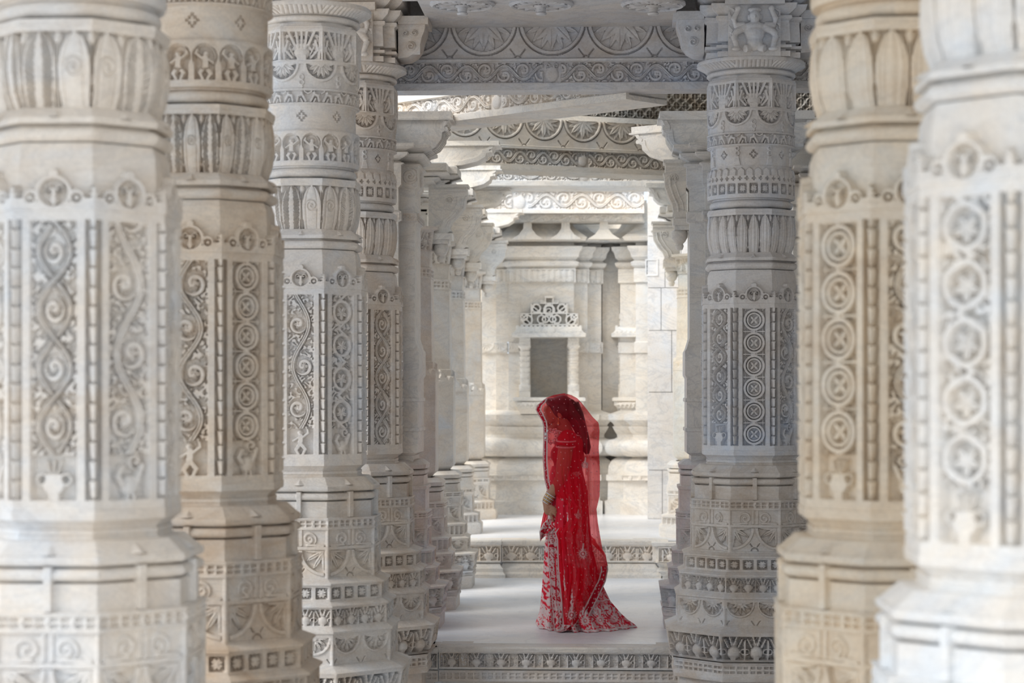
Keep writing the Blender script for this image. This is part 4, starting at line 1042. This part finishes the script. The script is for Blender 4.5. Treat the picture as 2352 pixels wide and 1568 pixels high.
# body: one continuous surface
P = lambda px, py, y=0.: (PX(px), y, PZ(py))
m = MB()
m.ball(P(1288, 942), (.086, .074, .090), 20, 14, rot=-.5); m.ball(P(1271, 952), (.062, .058, .075), 16, 12, rot=-.5)   # skull, face mass
m.ball(P(1258, 943), (.030, .050, .035), 12, 8); m.tube([P(1256, 947), P(1250, 957), P(1246.5, 964), P(1253, 967)], [.011, .012, .012, .010]); m.ball(P(1248.5, 963), (.013, .016, .011))   # brow, nose
m.ball(P(1255.5, 972), (.015, .024, .008)); m.ball(P(1258, 976.5), (.014, .021, .009)); m.ball(P(1264, 985), (.024, .026, .020)); m.tube([P(1268, 981), P(1286, 968, -.035)], [.022, .026]); m.tube([P(1268, 981), P(1286, 968, .035)], [.022, .026])
for s_ in (-1, 1):
    m.ball(P(1285, 955, .070 * s_), (.014, .010, .030), rot=-.3); m.ball(P(1261, 954, .026 * s_), (.012, .018, .010)); m.ball(P(1266, 965, .034 * s_), (.026, .022, .026))
m.tube([P(1290, 962), P(1296, 985), P(1303, 1008)], [.052, .050, .060], 16)
m.ball(P(1306, 1022), (.092, .165, .085), 20, 12); m.ball(P(1305, 1052), (.100, .150, .12), 20, 12); m.ball(P(1303, 1090), (.092, .135, .10), 16, 10); m.ball(P(1303, 1130), (.115, .165, .12), 16, 10)
for s_ in (-1, 1):
    m.ball(P(1287, 1046, .065 * s_), (.058, .058, .058)); m.ball(P(1303, 1008, .145 * s_), (.056, .050, .056))
    el = P(1289, 1093, .165 * s_); wr = P(1254, 1152, .13 * s_)
    m.tube([P(1301, 1008, .150 * s_), P(1295, 1050, .168 * s_), el], [.052, .050, .043], 14); m.ball(el, .039); m.tube([el, P(1272, 1123, .130 * s_), wr], [.038, .034, .024], 14)
    kn = P(1258, 1168, .095 * s_ - .05); m.tube([wr, kn], [.024, .028], 12); m.ball(P(1260, 1170, .09 * s_ - .06), (.036, .020, .034), rot=.5)
    for k, (a, b, c) in enumerate((((1262, 1159), (1272, 1164), (1280, 1171)), ((1264, 1165), (1274, 1171.5), (1280, 1180)), ((1265, 1171), (1273, 1179), (1277, 1188)), ((1262, 1176), (1267, 1186), (1270, 1194)))):
        yo = (-.03 if s_ > 0 else -.165); yc = yo + (.022 if s_ < 0 else -.02); m.tube([P(*a, yo), P(*b, yo), P(*c, yc)], [.0098, .009, .0078], 8); m.ball(P(*c, yc), .0078)
    m.tube([P(1255, 1160, .07 * s_ - .06), P(1261, 1172, .05 * s_ - .08), P(1268, 1179, .04 * s_ - .08)], [.012, .011, .009], 8)
    m.tube([P(1300, 1150, .08 * s_), P(1300, 1290, .08 * s_), P(1298, 1425, .08 * s_)], [.09, .06, .04], 12); m.ball(P(1290, 1433, .08 * s_), (.10, .04, .026))
fused('body', m, SKIN, woman, (1, 1, 1, 1), .0038, 3)
m = MB(); m.ball(P(1290, 939), (.092, .084, .090), 20, 14, rot=-.4); m.ball(P(1308, 943), (.062, .070, .080)); m.ball(P(1271, 928), (.058, .066, .036), rot=.5)
m.tube([P(1308, 935), P(1322, 958), P(1333, 985), P(1341, 1010), P(1347, 1030), P(1349, 1044)], [.072, .060, .046, .040, .032, .014], 16)
for k, (a, b, y) in enumerate(((1314, 928, 0), (1318, 936, -.03), (1312, 926, -.04), (1323, 948, 0), (1340, 1025, -.02), (1345, 1036, 0))): m.ball(P(a, b, y), .026 if k < 4 else .018)
fused('hair', m, HAIR, woman, (1, 1, 1, 1), .006, 3)
# blouse
m = MB(); m.ball(P(1307, 1022), (.100, .172, .088), 20, 12); m.ball(P(1306, 1052), (.108, .158, .12), 20, 12); m.ball(P(1304, 1078), (.100, .145, .07), 16, 10)
for s_ in (-1, 1): m.ball(P(1286, 1045, .065 * s_), (.064, .064, .070)); m.ball(P(1303, 1007, .148 * s_), (.063, .056, .062)); m.tube([P(1301, 1006, .150 * s_), P(1297, 1026, .160 * s_)], [.062, .060], 14)
fused('blouse', m, REDC, woman, (1, 1, 1, 1), .007, 3)
m = MB()
for s_ in (-1, 1):
    for c, r in ((P(1297.5, 1025, .160 * s_), .061), (P(1299, 1012, .154 * s_), .063)):
        ring = [(c[0] + r * cos(a), c[1] + r * sin(a) * .98, c[2] + .006 * sin(a)) for a in np.linspace(0, 2 * pi, 33)]; m.tube(ring, .0058, 6)
ring = [(PX(1304) + .085 * cos(a), .14 * sin(a), PZ(995) - .02 * cos(a)) for a in np.linspace(0, 2 * pi, 33)]; m.tube(ring, .005, 6)
m.build('blouse_trim', SILVER, woman)
# jewellery
b_ = MB(); g_ = MB(); s_b = MB()
for s_ in (-1,):
    a = np.array(P(1266, 1134, .13 * s_)); b2 = np.array(P(1254, 1153, .13 * s_)); t = (b2 - a) / np.linalg.norm(b2 - a)
    u = np.cross(t, (0, 1, 0)); u /= np.linalg.norm(u); v = np.cross(t, u)
    for k in range(7):
        c = a + (b2 - a) * (.12 + .15 * k); r = .034 - .001 * k
        (g_ if k % 2 else b_).tube([c + r * (cos(q) * u + sin(q) * v) for q in np.linspace(0, 2 * pi, 25)], .0045, 6)
o = g_.build('gold_bangles', GOLD, woman); o = b_.build('silver_bangles', SILVER, woman)
m = MB(); m.ball(P(1282, 962, -.082), .006); m.tube([P(1282, 962, -.083), P(1282, 971, -.084)], .003, 6); m.ball(P(1282, 973, -.084), (.008, .006, .010)); m.build('earring', GOLD, woman)
m = MB(); c = P(1266, 1002, -.02)
for k in range(11): a = 2 * pi * k / 11; m.ball((c[0] + .038 * cos(a), c[1] - .07, c[2] + .046 * sin(a)), (.011, .006, .011), 8, 6); m.ball((c[0] + .024 * cos(a), c[1] - .078, c[2] + .028 * sin(a)), .006, 6, 5)
m.build('brooch', SILVER, woman)

def interp(py, tab): xs, ys = zip(*tab); return np.interp(py, xs, ys)
# embroidery painted in dress coordinates (metres, side plane)
def paisley(x, z, cx, cz, k, s=.003):
    return mx(.9 * rng(x, z, cx, cz, k * .52, k * .16, s), dsc(x, z, cx, cz, k * .22, s), star(x, z, cx, cz, k * 1.0, 13, .62, 0, .2, s) * (1 - dsc(x, z, cx, cz, k * .72, s)), seg(x, z, cx, cz + k * .8, cx + k * .1, cz + k * 1.7, k * .16, s))
def tower(x, z, cx, z0, z1, w):
    "tall tapering motif column"
    t = np.clip((z - z0) / (z1 - z0), 0, 1); hw = w * (1 - t) * (.7 + .3 * np.sin(t * 22)) + .003
    return (np.abs(x - cx) < hw) * (z > z0) * (z < z1) * (.35 + .65 * leafy(x, z, .0065))
rs = np.random.RandomState(3)
def dots(x, z, n, r, seed, box):
    q = np.random.RandomState(seed); o = np.zeros_like(x)
    cell = sqrt((box[1] - box[0]) * (box[3] - box[2]) / n); gx = np.floor(x / cell); gz = np.floor(z / cell)
    h1 = np.modf(np.sin(gx * 127.1 + gz * 311.7 + seed) * 43758.5453)[0]; h2 = np.modf(np.sin(gx * 269.5 + gz * 183.3 + seed) * 43758.5453)[0]
    return 1 - ss(r - .0012, r + .0012, np.hypot(x - (gx + .5 + .35 * h1) * cell, z - (gz + .5 + .35 * h2) * cell))
# skirt
py = np.concatenate([np.linspace(1072, 1380, 150), np.linspace(1382, 1441.5, 45)])
K = 520; th = 2 * pi * np.arange(K) / K
XLs = PX(interp(py, [(1072, 1268), (1085, 1264), (1130, 1260), (1180, 1257), (1250, 1253), (1330, 1249), (1380, 1246), (1410, 1243), (1425, 1238), (1436, 1236), (1442, 1240)]))
XRs = PX(interp(py, [(1072, 1336), (1085, 1339), (1130, 1350), (1180, 1352), (1250, 1358), (1330, 1376), (1380, 1399), (1410, 1424), (1425, 1440), (1436, 1456), (1442, 1459)]))
DY = interp(py, [(1072, .135), (1130, .175), (1250, .205), (1380, .25), (1420, .29), (1442, .31)])
cx = XLs * .55 + XRs * .45
c_, s_ = np.cos(th)[None], np.sin(th)[None]
fold = interp(py, [(1072, 0), (1130, .006), (1300, .018), (1441, .028)])[:, None]
wob = 1 + fold / .2 * (np.sin(th * 17 + 1.1 * np.sin(th * 3))[None] * .6 + .4 * np.sin(th * 29 + 2)[None])
X = np.where(c_ > 0, cx[:, None] + (XRs - cx)[:, None] * np.abs(c_) ** 1.0, cx[:, None] - (cx - XLs)[:, None] * np.abs(c_)) 
X = cx[:, None] + (X - cx[:, None]) * (1 + (wob - 1) * .5)
Y = DY[:, None] * s_ * wob * np.where(c_ > .3, 1 - .55 * ((np.clip(c_, .3, 1) - .3) / .7) ** 1.2 * interp(py, [(1072, 0), (1330, .1), (1441, .9)])[:, None], 1)
Z = np.repeat(PZ(py)[:, None], K, 1).copy()
Z = np.maximum(Z + interp(py, [(1072, 0), (1400, 0), (1441, .004)])[:, None] * np.sin(th * 13)[None], .002)
V = np.stack([X, Y, Z], -1)
x, z = X, Z
e_ = ss(.20, .14, z) * mx(.95 * leafy(x * 1.3, z, .0070, .5) * (1 - dsc(x % .10 - .05, z, 0, .075, .040)), .95 * paisley(x % .10 - .05, z, 0, .075, .036, .002))
e_ = mx(e_, ss(.05, .02, x + .105) * .9 * leafy(x, z, .010, 2.2) * (z < .95), bd(z - .012, .005) * 1., bd(z - .19, .004))
for cxp, a, b2, w_ in ((1306, 1290, 1130, .026), (1330, 1300, 1110, .030), (1348, 1340, 1180, .022), (1318, 1395, 1250, .020), (1342, 1400, 1290, .022), (1365, 1405, 1300, .020), (1296, 1400, 1290, .018)):
    e_ = mx(e_, .95 * tower(x, z, PX(cxp), PZ(a), PZ(b2), w_ * 1.35))
e_ = mx(e_, .9 * paisley(x, z, PX(1322), PZ(1072 + 12), .03), ss(.45, .0, z) * ss(1350, 1365, 1290 + 340 * x - 0 * z) * ss(.33, .20, z - (x - .2) * .6) * leafy(x, z, .0085, 3.) * (z > .17))
e_ = mx(e_, dots(x, z, 520, .0034, 7, (-.2, .5, 0, 1.1)))
e_ = np.clip(e_, 0, 1)[..., None]
C = np.concatenate([RED * .85 * (1 - e_) + SIL * e_, np.ones_like(e_)], -1)
dyed('skirt', V, True, C, SILK, woman)

# veil: hood, near side and far side in one draped sheet
XL = [(904, 1294), (908, 1272), (915, 1254), (925, 1241), (932, 1233), (942, 1230), (955, 1237), (968, 1245), (980, 1248), (1010, 1248), (1060, 1247), (1100, 1250), (1130, 1257), (1146, 1268), (1158, 1281), (1190, 1282), (1207, 1268), (1221, 1256), (1300, 1259), (1380, 1267), (1441, 1271)]
XR = [(904, 1297), (908, 1312), (915, 1325), (925, 1335), (940, 1347), (958, 1361), (972, 1375), (990, 1377), (1030, 1375), (1060, 1377), (1100, 1378), (1140, 1377), (1170, 1370), (1200, 1373), (1260, 1383), (1295, 1394), (1305, 1395), (1330, 1389), (1360, 1374), (1385, 1361), (1410, 1348), (1425, 1339), (1436, 1322), (1441, 1285)]
py = np.concatenate([np.linspace(904, 975, 70), np.linspace(976, 1441, 260)])
Kn = 300
def sheet(py, K, side):
    t = np.linspace(0, 1, K)[None]; xl = PX(interp(py, XL))[:, None]; xr = PX(interp(py, XR))[:, None]
    D = interp(py, [(904, .012), (908, .055), (918, .085), (935, .102), (965, .115), (990, .19), (1015, .262), (1060, .285), (1100, .275), (1150, .24), (1250, .25), (1380, .295), (1441, .33)])[:, None]
    el = interp(py, [(904, .6), (930, .55), (960, .40), (1000, .25), (1100, .28), (1180, .30), (1230, .62), (1441, .80)])[:, None]
    er = interp(py, [(904, .3), (920, .12), (980, .03), (1240, .05), (1300, .45), (1360, .82), (1441, .93)])[:, None]
    base = np.sin(np.pi * np.clip(t, 0, 1)) ** .75
    edge = el * (1 - t) ** 2.2 + er * t ** 2.2
    sh = np.clip(base + edge * (1 - base), 0, 1)
    if side > 0: sh = base + (edge * .9) * (1 - base)
    amp = interp(py, [(904, 0), (950, .002), (1010, .006), (1150, .012), (1300, .016), (1441, .012)])[:, None]
    env = np.sin(np.pi * t) ** .5
    f = np.sin(2 * pi * (t * 7.5 + .35 * np.sin(t * 5) - (py[:, None] - 900) * .0012)) * .6 + .4 * np.sin(2 * pi * (t * 15 + .2 * np.sin(t * 9 + 1)))
    # ballooning creases behind the back
    bk = np.exp(-((t - .82) / .12) ** 2) * np.sin((py[:, None] - 960) / 24. + t * 14) * interp(py, [(904, 0), (960, .3), (1000, 1), (1080, .6), (1150, .1), (1441, 0)])[:, None]
    Xs = xl + (xr - xl) * t + amp * .5 * f * env
    Ys = side * (D * sh + amp * f * env * 1.2 + .016 * bk)
    return t, xl, xr, Xs, Ys
t, xl, xr, Xn, Yn = sheet(py, Kn, -1)
Zn = np.repeat(PZ(py)[:, None], Kn, 1); Zn = np.maximum(Zn, .004)
_, _, _, Xf, Yf = sheet(py, 90, 1); tf = np.linspace(0, 1, 90)[None]
Zf = np.repeat(PZ(py)[:, None], 90, 1); cut = 1130 + 150 * tf ** 1.2          # the far side ends higher
Zf = np.maximum(Zf, PZ(cut) * np.ones_like(Zf))
V = np.concatenate([np.stack([Xn, Yn, Zn], -1), np.stack([Xf, Yf, Zf], -1)[:, ::-1][:, 1:]], 1)
x, z = Xn, Zn; pyg = np.repeat(py[:, None], Kn, 1); pxg = 1290 + 340 * x
w_ = (xr - xl); dl = (x - xl); dr = (xr - x)
bw = interp(py, [(904, .0), (912, .0), (925, .03), (950, .034), (985, .022), (1100, .026), (1180, .026), (1215, .05), (1235, .066), (1441, .062)])[:, None]
bl = (dl < bw)
lines = mx(bd(dl - .003, .0035), bd(dl - bw, .0045))
inb = np.where(pyg > 1195, .95 * mx(leafy(x * 1.2, z, .0075, 1.), spir(x - xl - bw / 2, z % .07 - .035, 0, 0, .026, 1.8, 1)), dots(x, z, 3400, .0035, 5, (-.2, .5, 0, 1.6)))
# hem border up the diagonal on the right
hem = pyg > 1296
sl = 1 / np.sqrt(1 + np.interp(pyg, [1300, 1320, 1340, 1420, 1441], [0, .3, .65, .8, 3.0]) ** 2)
dh = dr * sl; dhb = np.minimum(dh, (z - .001) * 1.0 + 9 * (pxg > 1345))
brd = hem * (dh < .046); hl = hem * mx(bd(dh - .004, .004), bd(dh - .046, .0045), .0 * dh)
bot = (pyg > 1427) * (pxg < 1340); bl2 = bd(z - .045, .005) * (pxg > 1288) * (pxg < 1345) + bd(z - .010, .004) * (pxg > 1275) * (pxg < 1340)
emb = mx(lines * (bw > .01), inb * bl, hl, brd * dots(x, z, 1700, .0042, 9, (-.2, .5, 0, 1.6)), np.clip(bl2, 0, 1) * 1.)
opaque = mx(bl * 1. * (bw > .01), brd * 1., bot * 1.)
mot = mx(paisley(x, z, PX(1289), PZ(1168), .040), paisley(x, z, PX(1341), PZ(1066), .028), paisley(x, z, PX(1336), PZ(1266), .038), paisley(x, z, PX(1310), PZ(1402), .040), tower(x, z, PX(1311), PZ(1390), PZ(1345), .014),
          .8 * paisley(x, z, PX(1325), PZ(1180), .022))
dt = dots(x, z, 560, .0030, 11, (-.2, .5, 0, 1.6))
a_ = np.clip(mx(.15 + .08 * np.sin(pi * t) + .15 * ss(1010, 1120, pyg) * (t < .8) - .16 * (t > .78) * (pyg < 1290) + .10 * (pyg > 1180) * (t < .4), opaque * 1.0, mot, dt * .95, emb), 0, 1)
e2 = np.clip(mx(emb, mot, dt), 0, 1)[..., None]
base = np.where((bl | (brd > 0))[..., None], RED * .72, RED * 1.1 + np.zeros_like(e2))
Cn = np.concatenate([base * (1 - e2) + SIL * 1.08 * e2, a_[..., None]], -1)
Cf = np.zeros((len(py), 89, 4)); Cf[..., :3] = RED * 1.05; Cf[..., 3] = .30
dyed('veil', V, False, np.concatenate([Cn, Cf], 1), NET, woman)
# gathered corner of the veil held in the hands
K = 90; M = 70; u = np.linspace(0, 1, K)[None]; v = np.linspace(0, 1, M)[:, None]
xl_ = interp(v[:, 0], [(0, 1263), (.25, 1248), (.6, 1238), (1, 1240)])[:, None]; xr_ = interp(v[:, 0], [(0, 1280), (.3, 1282), (.55, 1277), (1, 1252)])[:, None]
pyv = 1186 + v * 54 - 14 * u * v; pxv = xl_ + (xr_ - xl_) * u
V = np.stack([PX(pxv), -.125 - .028 * np.sin(u * 9 + v * 2) * v - .02 * v + 0 * pxv, PZ(pyv)], -1)
xx, zv = V[..., 0], V[..., 2]
e2 = np.clip(mx(.9 * leafy(xx, zv, .0065) * (v < .8), bd(v - .86, .03, .01) + 0 * u, bd(v - .985, .02, .01) + 0 * u, bd(u - .02, .05, .02) + 0 * v), 0, 1)[..., None]
dyed('veil_corner', V, False, np.concatenate([RED * .7 * (1 - e2) + SIL * e2, np.ones_like(e2)], -1), SILK, woman, .004)
K = 40; u = np.linspace(0, 1, K)[None]; v = np.linspace(0, 1, 50)[:, None]
pxv = interp(v[:, 0], [(0, 1254), (.5, 1246), (1, 1240)])[:, None] + u * 22; pyv = 1158 + v * 62
V = np.stack([PX(pxv), -.02 + .012 * np.sin(u * 12) + 0 * pyv, PZ(pyv) + 0 * pxv], -1)
C = np.zeros((50, K, 4)); C[..., :3] = RED * 1.1; C[..., 3] = .8
dyed('veil_fall', V, False, C, NET, woman)
# ------------------------------------------------------------------ camera, sky
cam = bpy.data.cameras.new('camera'); co = link(bpy.data.objects.new('camera', cam)); bpy.context.scene.camera = co
co.location = (0, 0, EYE); co.rotation_euler = (pi / 2, 0, YAW)
cam.sensor_width = 36; cam.lens = FPX / 2352 * 36; cam.shift_y = 118 / 2352; cam.clip_start = .1; cam.clip_end = 500
cam.dof.use_dof = True; cam.dof.focus_distance = 13.3; cam.dof.aperture_fstop = 3.0
sc = bpy.context.scene
w = bpy.data.worlds.new('sky'); sc.world = w; w.use_nodes = True
bg = w.node_tree.nodes['Background']; bg.inputs[0].default_value = (.80, .90, 1.0, 1); bg.inputs[1].default_value = .85
def sun(name, az, el, energy, colr, ang):
    l = bpy.data.lights.new(name, 'SUN'); l.energy = energy; l.color = colr; l.angle = radians(ang)
    o = link(bpy.data.objects.new(name, l))
    # az measured from +Y clockwise towards +X: direction the light comes FROM
    from mathutils import Vector
    dv = Vector((sin(radians(az)) * cos(radians(el)), cos(radians(az)) * cos(radians(el)), sin(radians(el))))
    o.rotation_euler = dv.to_track_quat('Z', 'Y').to_euler(); o.location = (0, -5, 12); return o
sun('sun', -128, 42, 2.9, (1, .96, .91), 36)
sc.view_settings.view_transform = 'Standard'; sc.view_settings.look = 'None'; sc.view_settings.gamma = 1
sc.view_settings.use_curve_mapping = False; sc.view_settings.exposure = .50
sc.cycles.max_bounces = 7; sc.cycles.diffuse_bounces = 4; sc.cycles.use_adaptive_sampling = True; sc.cycles.adaptive_threshold = .03; sc.cycles.glossy_bounces = 2; sc.cycles.transparent_max_bounces = 12
sc.cycles.transmission_bounces = 3; sc.cycles.use_denoising = True; sc.cycles.sample_clamp_indirect = 6
sc.cycles.caustics_reflective = False; sc.cycles.caustics_refractive = False
